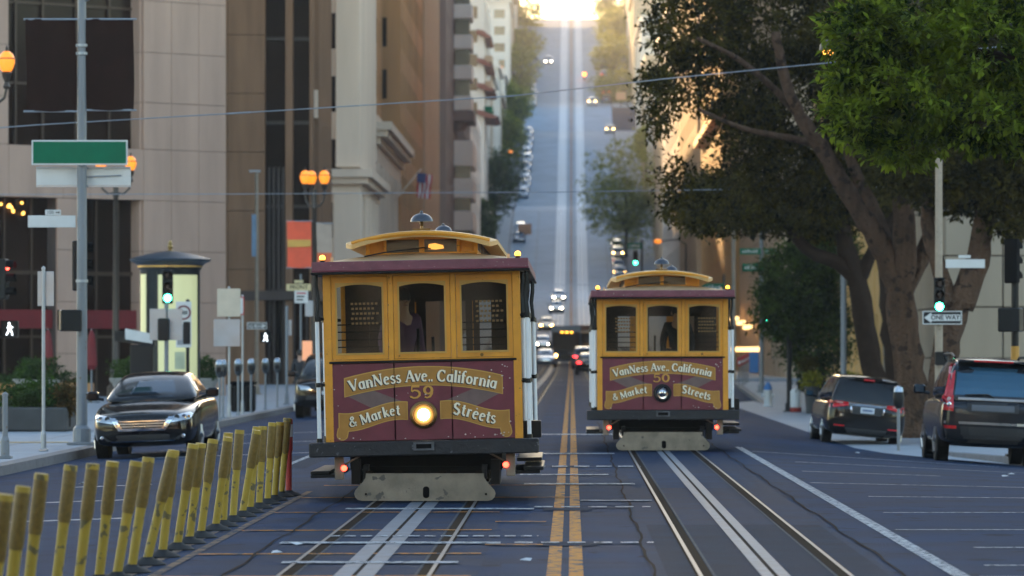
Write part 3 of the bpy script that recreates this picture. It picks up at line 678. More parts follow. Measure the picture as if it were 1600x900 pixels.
BGLASS = mat('blue_reflecting_glass', (.03,.10,.16), .05, metal=.45, var=.05, spec=1.0, rvar=.02)
RUB = mat('tyre_rubber', (.014,.014,.015), .8)
RIMM = mat('alloy_rim', (.30,.31,.33), .3, metal=.9)
HLENS = mat('headlamp_lens', (.50,.53,.56), .08, metal=.6, var=.15, scale=20, coat=.6)
TLENS = mat('tail_lamp_lens', (.55,.012,.016), .12, var=.2, scale=25, coat=.6)
TLENSW = mat('tail_lamp_clear', (.50,.36,.34), .12, coat=.6)
TLIT = emit('tail_lamp_lit', (1.0,.03,.03), 2.5, (.4,.01,.01))
CARHL = emit('car_headlight_lit', (1.0,.86,.62), 16.0, (.8,.8,.8))
CARHLW = emit('car_fog_lit', (1.0,.55,.15), 10.0, (.8,.6,.3))
TRIM = mat('black_plastic', (.018,.018,.020), .6)
PLATEM = mat('licence_plate', (.50,.54,.60), .5)

def loft_mesh(name, rings, m, levels=2, closed_ends=True):
    """rings of half sections (x,z) at y -> mirrored loft, subdivided"""
    vs = []; n = None
    for y, half in rings:
        ring = [(x, y, z) for x, z in half] + [(-x, y, z) for x, z in half[::-1] if x > 1e-6]
        n = len(ring); vs += ring
    fs = []
    for j in range(len(rings)-1):
        for i in range(n):
            a = j*n+i; b_ = j*n+(i+1) % n; fs.append((a, b_, b_+n, a+n))
    fs.append(tuple(range(n-1,-1,-1))); e = (len(rings)-1)*n; fs.append(tuple(range(e, e+n)))
    mb = MB(); mb.add(vs, fs); me = mb.mesh(name, m, True)
    o = bpy.data.objects.new(name, me); col.objects.link(o)
    md = o.modifiers.new('s', 'SUBSURF'); md.levels = levels; md.render_levels = levels
    dg = bpy.context.evaluated_depsgraph_get(); me2 = bpy.data.meshes.new_from_object(o.evaluated_get(dg))
    bpy.data.objects.remove(o); me2.name = name
    me2.polygons.foreach_set('use_smooth', [True]*len(me2.polygons)); return me2
def bvh(meshes):
    v = []; f = []
    for me in meshes:
        k = len(v); v += [x.co.copy() for x in me.vertices]; f += [[i+k for i in p.vertices] for p in me.polygons]
    return BVHTree.FromPolygons(v, f)
def decal(tree, poly, direction, name, m, parent, proud=.008, thick=.02, cuts=3, kind=None):
    """panel cut to outline poly, laid on the body: direction 'f' front (x,z)->+y, 'b' back (x,z)->-y, 'l'/'r' side (y,z)"""
    bm = bmesh.new(); vs = [bm.verts.new((p[0], p[1], 0)) for p in poly]; bm.faces.new(vs)
    bmesh.ops.triangulate(bm, faces=bm.faces)
    bmesh.ops.subdivide_edges(bm, edges=bm.edges, cuts=cuts, use_grid_fill=True)
    fr = {'f': lambda u,v: ((u,-9,v),(0,1,0)), 'b': lambda u,v: ((u,9,v),(0,-1,0)), 'l': lambda u,v: ((-9,u,v),(1,0,0)), 'r': lambda u,v: ((9,u,v),(-1,0,0)), 't': lambda u,v: ((u,v,9),(0,0,-1))}[direction]
    last = None; hits = []
    for v in bm.verts:
        o, d_ = fr(v.co.x, v.co.y); hit = tree.ray_cast(Vector(o), Vector(d_))[0]
        hits.append((v, hit, Vector(d_), Vector(o)))
    good = [hh for _, hh, _, _ in hits if hh is not None]
    if not good: bm.free(); return None
    for v, hit, d_, o in hits:
        if hit is None:
            q = min(good, key=lambda w_: sum((abs(w_[i]-o[i]) if abs(d_[i]) < .5 else 0) for i in range(3)))
            hit = Vector(tuple(q[i] if abs(d_[i]) > .5 else o[i] for i in range(3)))
        v.co = hit - d_*proud
    d_ = hits[0][2]
    ge = bmesh.ops.extrude_face_region(bm, geom=bm.faces[:]); 
    for v in [x for x in ge['geom'] if isinstance(x, bmesh.types.BMVert)]: v.co += d_*thick
    bmesh.ops.recalc_face_normals(bm, faces=bm.faces)
    me = bpy.data.meshes.new(name); bm.to_mesh(me); bm.free(); me.materials.append(m)
    return link(name, me, parent, kind=kind)
def sect(w_, zb, zs, zt): return [(0, zb), (w_*.86, zb), (w_*.97, zb+.10), (w_, zb+(zs-zb)*.5), (w_*.985, zs-.05), (w_*.92, zs), (w_*.5, zt), (0, zt+.012)]
def cab(wb, zb, zt, wr): return [(0, zb), (wb, zb), (wb-(wb-wr)*.5, zb+(zt-zb)*.55), (wr, zt-.05), (wr*.90, zt-.01), (wr*.5, zt+.012), (0, zt+.018)]
def cabw(z, wb, zb, k): return wb-k*(z-zb)
STY = {
 'sedan': dict(body=[(-2.42,.60,.34,.60,.66),(-2.36,.78,.22,.68,.74),(-2.15,.87,.19,.76,.82),(-1.6,.915,.19,.86,.92),(-1.0,.925,.19,.94,.99),(0,.925,.19,.97,1.0),(1.2,.925,.19,.98,1.02),(1.9,.90,.22,.98,1.04),(2.30,.83,.26,.95,1.01),(2.42,.66,.36,.86,.92)],
   cab=[(-1.15,.80,.93,.985),(-.7,.86,.93,1.20),(-.25,.86,.93,1.405),(.15,.86,.93,1.465),(.75,.86,.93,1.46),(1.2,.85,.93,1.36),(1.85,.78,.93,1.06)], k=.50, wheel=.33, wy=(-1.45, 1.35), tr=.80,
   ws=[(-.74,1.03),(.74,1.03),(.575,1.395),(-.575,1.395)], rw=[(-.70,1.10),(.70,1.10),(.56,1.37),(-.56,1.37)],
   sw=[[(-.80,1.02),(-.28,1.37),(.28,1.405),(.28,1.02)],[(.34,1.02),(.34,1.405),(.80,1.395),(1.35,1.13),(1.25,1.02)]]),
 'minivan': dict(body=[(-2.55,.70,.34,.70,.76),(-2.47,.85,.22,.80,.86),(-2.1,.95,.20,.92,1.0),(-1.4,.985,.20,1.02,1.09),(0,.985,.20,1.02,1.04),(1.6,.985,.22,1.02,1.04),(2.30,.96,.24,1.02,1.04),(2.50,.92,.28,.98,1.02),(2.58,.80,.36,.88,.92)],
   cab=[(-1.65,.84,.98,1.06),(-1.1,.92,.98,1.36),(-.55,.92,.98,1.60),(0,.92,.98,1.70),(1.4,.92,.98,1.71),(2.1,.92,.98,1.68),(2.32,.91,.98,1.58),(2.46,.90,.98,1.25),(2.54,.88,.98,1.03)], k=.27, wheel=.345, wy=(-1.55, 1.45), tr=.84,
   ws=[(-.80,1.10),(.80,1.10),(.68,1.58),(-.68,1.58)], rw=[(-.70,1.10),(.70,1.10),(.66,1.55),(-.66,1.55)],
   sw=[[(-1.2,1.10),(-.55,1.52),(-.05,1.56),(-.05,1.10)],[(.02,1.10),(.02,1.56),(1.0,1.58),(1.0,1.10)],[(1.08,1.12),(1.08,1.58),(2.0,1.56),(2.15,1.14)]]),
 'suv': dict(body=[(-2.40,.68,.40,.76,.82),(-2.32,.84,.28,.88,.95),(-2.0,.93,.26,.98,1.05),(-1.3,.95,.26,1.04,1.11),(0,.95,.26,1.05,1.07),(1.5,.95,.28,1.05,1.07),(2.16,.93,.30,1.05,1.07),(2.34,.89,.34,1.02,1.05),(2.42,.78,.42,.92,.96)],
   cab=[(-1.30,.80,1.0,1.08),(-.8,.89,1.0,1.40),(-.35,.89,1.0,1.63),(.15,.89,1.0,1.73),(1.2,.89,1.0,1.735),(1.8,.89,1.0,1.71),(2.02,.885,1.0,1.62),(2.22,.88,1.0,1.30),(2.32,.87,1.0,1.05)], k=.27, wheel=.36, wy=(-1.43, 1.42), tr=.82,
   ws=[(-.76,1.14),(.76,1.14),(.66,1.60),(-.66,1.60)], rw=[(-.68,1.13),(.68,1.13),(.63,1.58),(-.63,1.58)],
   sw=[[(-.95,1.12),(-.42,1.55),(.10,1.60),(.10,1.12)],[(.17,1.12),(.17,1.60),(1.0,1.60),(1.0,1.12)],[(1.08,1.13),(1.08,1.60),(1.75,1.57),(1.98,1.16)]]),
}
MC = {}
def vehicle(style, paint, label, cat, loc, rz, group=None, glass=None, front='lamp', rear=None, detail=True, hscale=1.0, rearglass=None, name=None):
    st = STY[style]; r = T(name or {'sedan': 'sedan', 'minivan': 'minivan', 'suv': 'estate_car'}[style], label, cat, loc, rz, group)
    glass = glass or CGLASS
    key = (style,)
    if key not in MC:
        MC[key] = (loft_mesh('body', [(s[0], sect(*s[1:])) for s in st['body']], None, 2), loft_mesh('cabin', [(s[0], cab(s[1], s[2], s[3], max(.3, cabw(s[3], s[1], s[2], st['k'])))) for s in st['cab']], None, 2))
    mb_, mc_ = [x.copy() for x in MC[key]]
    for me in (mb_, mc_): me.materials.clear(); me.materials.append(paint)
    bo = link('body', mb_, r); ca = link('cabin', mc_, r)
    t = bvh([mb_, mc_]); tc = bvh([mc_])
    decal(tc, st['ws'], 'f', 'windscreen', glass, r, .006); decal(tc, st['rw'], 'b', 'rear_window', rearglass or glass, r, .006)
    for p in st['sw']:
        for s in 'lr': decal(tc, p, s, 'side_window', glass, r, .006)
    R = st['wheel']
    for y in st['wy']:
        for s in (-1, 1):
            xo = st['tr']
            wh = MB().lathe([(R*.62,-.11),(R*.96,-.105),(R,-.08),(R,.08),(R*.96,.105),(R*.62,.11)], 24, (s*xo, y, R), 'x').build('wheel', RUB, r, 2)
            rm = MB().lathe([(R*.66, s*.085),(R*.60, s*.10)] , 20, (s*xo, y, R), 'x')
            for k in range(5):
                an = rad(72*k+18); c_, s_ = math.cos(an), math.sin(an)
                rm.tube([(s*(xo+s*0)+s*.112, y, R), (s*xo+s*.106, y+R*.62*c_, R+R*.62*s_)], [.05, .035], 6)
            rm.build('rim', RIMM, wh)
            ar = MB().lathe([(R+.055, s*-.12),(R+.055, s*.085),(R*.7, s*.085)], 24, (s*xo, y, R+.02), 'x').build('wheel_arch', BLACKM, r)
    # mirrors
    wv = st['sw'][0][0]
    for s in (-1, 1):
        x = s*(st['body'][4][1]+.02)
        mm = MB().bev(min(x, x+s*.22), max(x, x+s*.22), wv[0]+.02, wv[0]+.14, wv[1]-.02, wv[1]+.14, .03).tube([(x-s*.08, wv[0]+.12, wv[1]-.01), (x+s*.06, wv[0]+.08, wv[1]+.02)], .03, 6).build('mirror', paint, r)
        MB().box(min(x+s*.03, x+s*.19), max(x+s*.03, x+s*.19), wv[0]+.141, wv[0]+.147, wv[1]+.01, wv[1]+.12).build('mirror_glass', BGLASS, mm)
    return r, t, tc
def mirror(p): return [(-x, z) for x, z in p][::-1]
def front_basic(r, t, style, lit=None):
    z = {'sedan': .66, 'minivan': .78, 'suv': .82}[style]
    P = [(.42, z-.08), (.74, z-.06), (.80, z+.06), (.50, z+.02)]
    for p in (P, mirror(P)): decal(t, p, 'f', 'headlight', lit or HLENS, r, .012)
    decal(t, [(-.38,z-.09),(.38,z-.09),(.40,z+.0),(-.40,z+.0)], 'f', 'grille', CHROME if style != 'suv' else TRIM, r, .008)
    decal(t, [(-.6,z-.34),(.6,z-.34),(.55,z-.22),(-.55,z-.22)], 'f', 'air_intake', TRIM, r, .006)
    decal(t, [(-.16,z-.20),(.16,z-.20),(.16,z-.10),(-.16,z-.10)], 'f', 'licence_plate', PLATEM, r, .016)
def rear_basic(r, t, style, lit=None):
    z = {'sedan': .80, 'minivan': .95, 'suv': .95}[style]
    P = [(.48, z-.05), (.80, z-.05), (.82, z+.10), (.52, z+.07)]
    for p in (P, mirror(P)): decal(t, p, 'b', 'tail_light', lit or TLENS, r, .012)
    decal(t, [(-.17,z-.10),(.17,z-.10),(.17,z+.03),(-.17,z+.03)], 'b', 'licence_plate', PLATEM, r, .012)
    decal(t, [(-.7,.34),(.7,.34),(.72,.46),(-.72,.46)], 'b', 'bumper_insert', TRIM, r, .008)

# ---- the black sedan parked at the left kerb, front towards us
YA = 72.6; XA = -7.32
r, t, tc = vehicle('sedan', PAINTK, 'shiny black sedan parked facing us at the left kerb behind the yellow posts', 'car', (XA, YA+2.4, h(XA, YA+2)), rad(-1.0), glass=mat('bluish_windscreen', (.030,.050,.072), .06, metal=.35, var=.1, spec=.8, rvar=.02))
r.rotation_euler = (0, rad(-2), rad(-1.0))
HL = [(.40,.655),(.52,.60),(.80,.645),(.86,.72),(.80,.765),(.62,.735)]
for p in (HL, mirror(HL)):
    hb = decal(t, p, 'f', 'headlight', HLENS, r, .010, .03, 4)
    s = 1 if p is HL else -1
    for x, m_, q in ((.60, TRIM, .045), (.72, CHROME, .05), (.79, AMBER if s > 0 else CHROME, .028)): 
        hit = t.ray_cast(Vector((s*x, -9, .685)), Vector((0,1,0)))[0]
        if hit: MB().lathe([(q, -.012),(q*.8,-.022),(q*.3,-.02)], 12, (s*x, hit.y, .685), 'y').build('lamp_reflector', m_ if m_ is not AMBER else mat('amber_reflector', (.55,.22,.03), .2), hb)
decal(t, [(-.40,.50),(.40,.50),(.47,.56),(.40,.665),(-.40,.665),(-.47,.56)], 'f', 'grille', TRIM, r, .010)
for z in (.535, .58, .625): decal(t, [(-.40,z),(.40,z),(.41,z+.018),(-.41,z+.018)], 'f', 'grille_slat', CHROME if z > .6 else RIMM, r, .022, .012)
decal(t, [(-.56,.70),(-.46,.70),(-.34,.51),(.34,.51),(.46,.70),(.56,.70),(.40,.465),(-.40,.465)], 'f', 'grille_surround', CHROME, r, .028, .015)
decal(t, [(-.62,.30),(.62,.30),(.70,.40),(-.70,.40)], 'f', 'air_intake', TRIM, r, .008)
decal(t, [(-.55,.275),(.55,.275),(.55,.295),(-.55,.295)], 'f', 'chrome_strip', CHROME, r, .018)
for s in (-1, 1):
    hit = t.ray_cast(Vector((s*.70, -9, .36)), Vector((0,1,0)))[0]
    MB().lathe([(.035,.02),(.035,-.01),(.02,-.016)], 12, (s*.70, hit.y, .36), 'y').build('fog_lamp', CHROME, r)
    hc = decal(t, [(-.9,1.0),(.6,1.0),(.6,1.02),(-.9,1.02)], 'l' if s < 0 else 'r', 'chrome_waist_strip', CHROME, r, .012, .01)
for x in (-.36, .36):
    MB().tube([(x-.02, -1.02, 1.0), (x+.28, -.88, 1.055)], .012, 6).build('wiper', TRIM, r)
# ---- the black minivan parked beyond the intersection, rear towards us
XO, YO = 6.72, 98.0
r, t, tc = vehicle('minivan', PAINTK, 'black minivan with long red tail lamps parked by the tree at the right kerb', 'car', (XO, YO+2.6, h(XO, YO+2.6)), rad(180-1))
r.rotation_euler = (0, rad(-5.6), rad(180+1.5)); r.scale = (.97, 1, .96)
TL = [(.46,.955),(.90,.87),(.94,.98),(.90,1.05),(.46,1.035)]
TW = [(.60,1.0),(.88,.985),(.88,1.025),(.60,1.025)]
for p, q in ((TL, TW), (mirror(TL), mirror(TW))):
    a = decal(t, p, 'b', 'tail_light', TLENS, r, .014, .03, 4); decal(t, q, 'b', 'clear_lens', TLENSW, a, .022, .01)
decal(t, [(-.46,.965),(.46,.965),(.46,1.035),(-.46,1.035)], 'b', 'chrome_bar', CHROME, r, .020)
decal(t, [(-.34,.76),(.34,.76),(.40,.955),(-.40,.955)], 'b', 'plate_recess', TRIM, r, .010)
lp = decal(t, [(-.165,.80),(.165,.80),(.165,.94),(-.165,.94)], 'b', 'licence_plate', PLATEM, r, .018)
decal(t, [(-.12,.845),(.12,.845),(.12,.895),(-.12,.895)], 'b', 'plate_number', mat('plate_ink', (.10,.14,.25), .6), lp, .024, .004)
for s in (-1, 1):
    decal(t, [(s*.36,.79),(s*.40,.79),(s*.42,.94),(s*.38,.94)][::s], 'b', 'chrome_side_strip', CHROME, r, .020)
    decal(t, [(s*.52,.445),(s*.78,.445),(s*.78,.475),(s*.52,.475)][::s], 'b', 'bumper_reflector', TLENS, r, .012)
MB().bev(-.13,.13,2.19,2.36,1.585,1.625,.01).build('brake_light', TLENS, r)
decal(t, [(-.70,1.60),(.70,1.60),(.66,1.66),(-.66,1.66)], 'b', 'roof_spoiler', PAINTK, r, .06, .08)
decal(t, [(-.86,.27),(.86,.27),(.88,.42),(-.88,.42)], 'b', 'bumper', TRIM, r, .014)
decal(t, [(.56,.69),(.64,.69),(.64,.76),(.56,.76)], 'b', 'maker_badge', CHROME, r, .012)
MB().tube([(-.1,2.50,1.07),(-.45,2.46,1.12)], .012, 6).build('wiper', TRIM, r)
# ---- the dark estate car at the right edge, rear towards us
XV, YV = 7.46, 75.0
r, t, tc = vehicle('suv', PAINTG, 'dark tall estate car with upright red tail lamps parked at the right edge', 'car', (XV, YV+2.4, h(XV, YV+2.4)), rad(180), rearglass=BGLASS)
r.rotation_euler = (0, rad(-2.6), rad(180-.5)); r.scale = (1.0, 1, 1.10)
for s in (-1, 1):
    TL = [(s*.70,.86),(s*.92,.88),(s*.90,1.10),(s*.86,1.14),(s*.70,1.12)][::s]
    a = decal(t, TL, 'b', 'tail_light', TLENS, r, .012, .03, 4)
    decal(t, [(s*.72,1.09),(s*.87,1.10),(s*.76,1.58),(s*.71,1.64),(s*.66,1.62)][::s], 'b', 'pillar_lamp', TLENS, r, .014, .05, 3)
    for z, m_ in ((1.05, TLENSW), (.97, CHROME)):
        hit = t.ray_cast(Vector((s*.80, 9, z)), Vector((0,-1,0)))[0]
        if hit: MB().lathe([(.04,.0),(.04,.03),(.02,.036)], 12, (s*.78, hit.y, z), 'y').build('lamp_reflector', m_, a)
    decal(t, [(s*.64,.58),(s*.86,.58),(s*.86,.63),(s*.64,.63)][::s], 'b', 'bumper_reflector', TLENS, r, .014)
    MB().tube([(s*.66,-.5,1.70),(s*.69,-.3,1.775),(s*.69,1.4,1.785),(s*.66,1.7,1.73)], .022, 8).build('roof_rail', BLACK, r)
decal(t, [(-.46,.86),(.46,.86),(.46,1.03),(-.46,1.03)], 'b', 'plate_recess', TRIM, r, .006)
decal(t, [(-.38,.88),(.38,.88),(.38,.98),(-.38,.98)], 'b', 'licence_plate', mat('grey_plate', (.10,.11,.13), .5), r, .014)
decal(t, [(-.62,1.05),(.62,1.05),(.62,1.09),(-.62,1.09)], 'b', 'tailgate_trim', RIMM, r, .022)
decal(t, [(-.86,.66),(.86,.66),(.86,.70),(-.86,.70)], 'b', 'bumper_strip', RIMM, r, .022)
decal(t, [(-.80,.36),(.80,.36),(.86,.62),(-.86,.62)], 'b', 'bumper', TRIM, r, .018)
MB().tube([(.50,2.33,1.13),(.1,2.33,1.15),(-.02,2.34,1.10)], .016, 6).build('wiper', TRIM, r)
MB().bev(-.62,.62,1.82,2.12,1.66,1.70,.012).build('roof_spoiler', PAINTG, r)
MB().bev(-.35,.35,2.10,2.13,1.67,1.695,.004).build('brake_light', TLENS, r)

# ---- two dark cars at the left kerb behind the nearer cable car
r, t, tc = vehicle('suv', PAINTK, 'black sport utility car half hidden behind the left side of cable car 59', 'car', (-6.62, 117, h(-6.62, 117)), 0, name='sport_utility'); front_basic(r, t, 'suv')
r, t, tc = vehicle('suv', PAINTB, 'tall blue-grey car parked behind the black one at the left kerb', 'car', (-6.95, 131, h(-6.95, 131)), 0, name='sport_utility'); front_basic(r, t, 'suv')

# ---- traffic further up the street: prototypes, then copies
def proto(style, paint, facing, lit, name, label, X, Y, gz=0, cat='car', group=None):
    r, t, tc = vehicle(style, paint, label, cat, (X, Y, h(X, Y)), 0 if facing == 'front' else rad(180), group, name=name)
    front_basic(r, t, style, lit if facing == 'front' else None); rear_basic(r, t, style, lit if facing == 'rear' else None)
    sl = math.atan2(g(Y+3)-g(Y-3), 6); r.rotation_euler = (sl, 0, 0) if facing == 'front' else (-sl, 0, rad(180)); return r
def place(src, X, Y, label, flip=None):
    c = copy_tree(src, loc=(X, Y, h(X, Y)), label=label); sl = math.atan2(g(Y+3)-g(Y-3), 6)
    rear = abs(src.rotation_euler.z) > 1; c.rotation_euler = (-sl, 0, rad(180)) if rear else (sl, 0, 0); return c
QG = 'cars queueing in the street behind the cable cars'
silver = proto('sedan', PAINTS, 'front', None, 'sedan', 'silver sedan coming towards us in the gap between the cable cars', -2.15, 345, group=QG)
tan = proto('sedan', PAINTT, 'front', CARHLW, 'sedan', 'tan taxi with amber lamps above the silver sedan in the gap', -2.9, 487, group=QG)
lit = proto('sedan', PAINTB, 'front', CARHL, 'sedan', 'blue-grey car with lit headlamps highest of the queue on the near slope', -1.7, 560, group=QG)
place(lit, -1.9, 532, 'blue-grey car with lit headlamps second from the top of the queue')
place(lit, -2.9, 430, 'blue-grey car with lit headlamps just left of the black lorry')
place(silver, -5.2, 400, 'pale car at far left of the gap just above the silver sedan')
blk = proto('sedan', PAINTK, 'rear', TLIT, 'sedan', 'dark sedan with red tail lamps at the left edge of cable car 50', 1.15, 285, group=QG)
wht = proto('suv', PAINTS, 'rear', TLIT, 'sport_utility', 'pale utility car ahead of the dark sedan beside cable car 50', .95, 330, group=QG)
# black lorry and brown box lorry
def lorry(name, label, X, Y, wid, hgt, ln, cabm, boxm, roof_lights):
    r = T(name, label, 'lorry', (X, Y, h(X, Y)), 0, QG); w2 = wid/2
    MB().bev(-w2, w2, 1.6, ln, .8, hgt, .04).build('cargo_box', boxm, r)
    MB().bev(-w2+.1, w2-.1, 0, 1.55, .5, hgt-.5, .12).build('driver_cab', cabm, r)
    MB().bev(-w2+.2, w2-.2, -.03, .02, 1.5, hgt-.75, .008).build('windscreen', CGLASS, r)
    MB().bev(-w2+.3, w2-.3, -.03, .02, .85, 1.3, .008).build('grille', TRIM, r)
    MB().bev(-w2+.05, w2-.05, -.12, .1, .4, .68, .02).build('bumper', TRIM, r)
    for s in (-1, 1):
        MB().lathe([(.15,.02),(.15,-.05),(.1,-.06)], 12, (s*(w2-.35), 0, .82), 'y').build('headlight', CARHLW, r)
        for y in (.9, ln-1.5): MB().lathe([(.3,-.14),(.5,-.14),(.5,.14),(.3,.14)], 18, (s*(w2-.25), y, .5), 'x').build('wheel', RUB, r)
        MB().bev(s*(w2+.12)-.1, s*(w2+.12)+.1, -.05, .05, 1.6, 2.1, .02).build('mirror', TRIM, r)
    if roof_lights:
        for k in range(3): MB().bev(-.45+k*.4, -.25+k*.4, -.05, .06, hgt-.62, hgt-.5, .01).build('roof_lamp', AMBER, r)
    return r
lorry('lorry', 'black lorry with amber headlamps coming down between the two cable cars', -.45, 355, 2.5, 3.35, 8, PAINTK, PAINTB, True)
lorry('lorry', 'brown box lorry behind the black one beside cable car 50', 1.15, 392, 2.3, 3.2, 7, PAINTT, mat('brown_lorry_box', (.16,.09,.06), .6), False)
# hill traffic and parked rows
HG = 'cars parked along the hill'
oncoming = place(lit, PX(857, 905), 905, 'car with bright headlamps coming down near the hill crest'); oncoming['group'] = 'cars driving on the hill'
goup = proto('minivan', PAINTW, 'rear', CARHLW, 'minivan', 'pale van with glowing tail lamps climbing the upper hill', PX(925, 838), 838, group='cars driving on the hill')
place(goup, PX(953, 796), 796, 'pale van crossing at the side street on the right of the hill')
park = proto('sedan', PAINTB, 'front', None, 'sedan', 'blue-grey parked sedan lowest of the pair below the left hill crossing', -7.9, 640, group=HG)
parkw = proto('suv', PAINTS, 'front', None, 'sport_utility', 'silver parked car upper of the pair below the left hill crossing', -7.9, 649, group=HG)
k = 0
for Y in (712, 719, 726, 733, 741, 749, 757, 765, 773, 781, 790, 834, 842, 850, 858, 868, 878, 892, 910):
    src = (park, parkw, park, silver)[k % 4]
    c = place(src, -8.2+.15*(k % 3), Y, ('car %s from the bottom of the lower left row on the hill' % ORD[k]) if k < 11 else ('car %s from the bottom of the upper left row near the crest' % ORD[k-11]))
    c['group'] = HG; k += 1
pr = proto('suv', PAINTB, 'rear', None, 'sport_utility', 'blue parked car lowest of the row right of the tracks below the hill tree', 6.75, 592, group=HG)
for k, Y in enumerate((599, 606, 613, 621, 629)):
    c = place((goup, pr, blk, goup, pr)[k], 6.8, Y, ['white van second from the bottom of the row right of the tracks', 'blue car third in the row right of the tracks', 'dark sedan fourth in the row right of the tracks', 'white van fifth in the row right of the tracks', 'topmost blue car of the row right of the tracks'][k]); c['group'] = HG
for k, Y in enumerate((850, 860, 872, 884, 896)):
    c = place((pr, wht, pr, wht, pr)[k], 7.0, Y, 'car %s from the bottom of the right row on the upper hill' % ORD[k]); c['group'] = HG
# ================================================================== buildings
GRAN = mat('pink_granite', (.475,.312,.232), .65, var=.15, scale=1.5, bump=.05, bscale=60, streak=True)
GRANB = mat('granite_joint', (.10,.075,.065), .9)
BRST = mat('brown_stone', (.24,.135,.078), .8, spec=.15, var=.18, scale=2.5, bump=.15, bscale=20, streak=True)
BRDK = mat('dark_brown_metal', (.060,.040,.032), .5, var=.2, streak=True)
CREAM = mat('cream_stone', (.72,.56,.43), .75, var=.12, scale=.8, bump=.1, bscale=10, streak=True)
TANST = mat('tan_stone', (.44,.29,.17), .75, var=.15, scale=.6, streak=True)
BRICKB = mat('brown_brick', (.46,.225,.085), .8, var=.2, scale=.5, streak=True)
GREYST = mat('grey_brown_concrete', (.20,.14,.115), .8, var=.15, scale=.6, streak=True)
PALE = mat('pale_stucco', (.70,.63,.55), .8, var=.12, scale=.4, streak=True)
PALE2 = mat('warm_stucco', (.52,.38,.25), .8, var=.12, scale=.4, streak=True)
SUNGOLDST = mat('sun_gold_stone', (.66,.40,.14), .75, var=.12, scale=.5, streak=True)  # stone colour pushed to gold to carry the look of evening sunlight
BEIGE = mat('beige_panel', (.33,.26,.185), .7, var=.10, scale=1.2, streak=True)
ROOFR = mat('red_roof_tile', (.22,.075,.045), .7, var=.2)
DGLASS = mat('dark_window', (.022,.011,.007), .16, var=.6, scale=.35, spec=.15, rvar=.05)
MGLASS = mat('warm_window', (.10,.085,.06), .12, var=.5, scale=.3, spec=.8, rvar=.05)
BRONZE = mat('bronze_mullion', (.075,.045,.028), .45, metal=.3)
REDCL = mat('red_canvas', (.17,.012,.014), .7)
BULB = emit('warm_bulb', (1.0,.45,.08), 1.4, (.6,.4,.1))

def facade(r, axis, pos, out, a0, a1, z0, z1, bays, fh, wall, pier=.55, span=.9, dep=.35, names=('pier', 'spandrel')):
    """piers and spandrels standing proud of a glazed core. axis 'x': face at x=pos running along y; 'y': face at y=pos running along x; out=+-1"""
    def bx(u0, u1, d_, zz0, zz1):
        lo, hi = sorted((pos-out*.05, pos+out*d_)); m_ = MB()
        return m_.box(lo, hi, u0, u1, zz0, zz1) if axis == 'x' else m_.box(u0, u1, lo, hi, zz0, zz1)
    me = None
    for i in range(bays+1):
        u = a0 + (a1-a0-pier)*i/bays
        if me is None: me = bx(a0, a0+pier, dep, z0, z1).mesh(names[0], wall)
        link(names[0], me, r, loc=((0, u-a0, 0) if axis == 'x' else (u-a0, 0, 0)))
    n = int((z1-z0)/fh); me = None
    for k in range(n+1):
        if me is None: me = bx(a0+.02, a1-.02, dep-.06, z0, z0+span).mesh(names[1], wall)
        link(names[1], me, r, loc=(0, 0, k*fh))
def block(name, label, side, xf, y0, y1, z1, wall, glass, bs, be, fh=3.6, pier=.55, span=1.1, depth=20, cornice=None, dep=.35, cat='building', zb=None, sh=None):
    """building on side -1 (left) or +1 (right) with its street wall at x=xf"""
    z0 = min(g(y0), g(y1))-.6 if zb is None else zb
    r = T(name, label, cat, (0, 0, 0), 0); xo = xf+side*depth
    lo, hi = sorted((xf+side*.35, xo))
    MB().box(lo, hi, y0+.35, y1, z0, z1).build('glazing', glass, r)
    lo, hi = sorted((xf, xo))
    zs = max(g(y0), 0)+.2
    facade(r, 'x', xf+side*.35, -side, y0+.0, y1, z0, z1, bs, fh, wall, pier, span, dep)
    a0, a1 = (lo, hi)
    facade(r, 'y', y0+.35, -1, a0+.02, a1-.02, z0, z1, be, fh, wall, pier, span, dep-.012)
    MB().box(lo-.02, hi+.02, y0-.02, y1, z1, z1+.8).build('parapet', wall, r)
    if cornice:
        for k, (zc, pr, th) in enumerate(cornice):
            l2, h2 = (lo, hi+pr) if side < 0 else (lo-pr, hi)
            MB().box(l2, h2, y0-pr, y1, zc, zc+th).build('cornice', wall, r)
    return r

# ---- pink granite building across the plaza, wall at 41 degrees to the street
r = T('granite_building', 'pink granite office building with deep dark windows at upper left', 'building', (-13.25, 162, hp(-1, 160)), rad(41))
xcol = [0, -1.28, -2.56, -3.84]; zrow = [0, 1.62, 3.55, 5.48, 7.40, 9.33, 11.1, 13.0, 14.95, 16.9, 18.85]
def panel(x0, x1, z0, z1, y=0.0, dpt=.12):
    MB().bev(x0+.008, x1-.008, y, y+dpt, z0+.008, z1-.008, .006).build('granite_panel', GRAN, r)
cols_l = [-9.9, -11.2, -12.5, -13.8, -15.1, -16.4]
for i in range(len(zrow)-1):
    z0, z1 = zrow[i], zrow[i+1]
    for a, c in zip(xcol[1:], xcol[:-1]): panel(a, c, z0, z1)
    up = z0 > 9.3-.05
    if up or i == 4:
        for a, c in zip(cols_l[1:], cols_l[:-1]): panel(a, c, z0, z1)
    if i == 4:
        e = [-3.84-6.06*k/5 for k in range(6)]
        for a, c in zip(e[1:], e[:-1]): panel(a, c, z0, z1)
    if i < 4:
        panel(-7.75, -6.45, z0, z1)
        panel(-12.3, -10.75, z0, z1); panel(-16.4, -14.9, z0, z1)
MB().box(-20, -.0, .70, 14, 0, 46).build('core_wall', DGLASS, r)
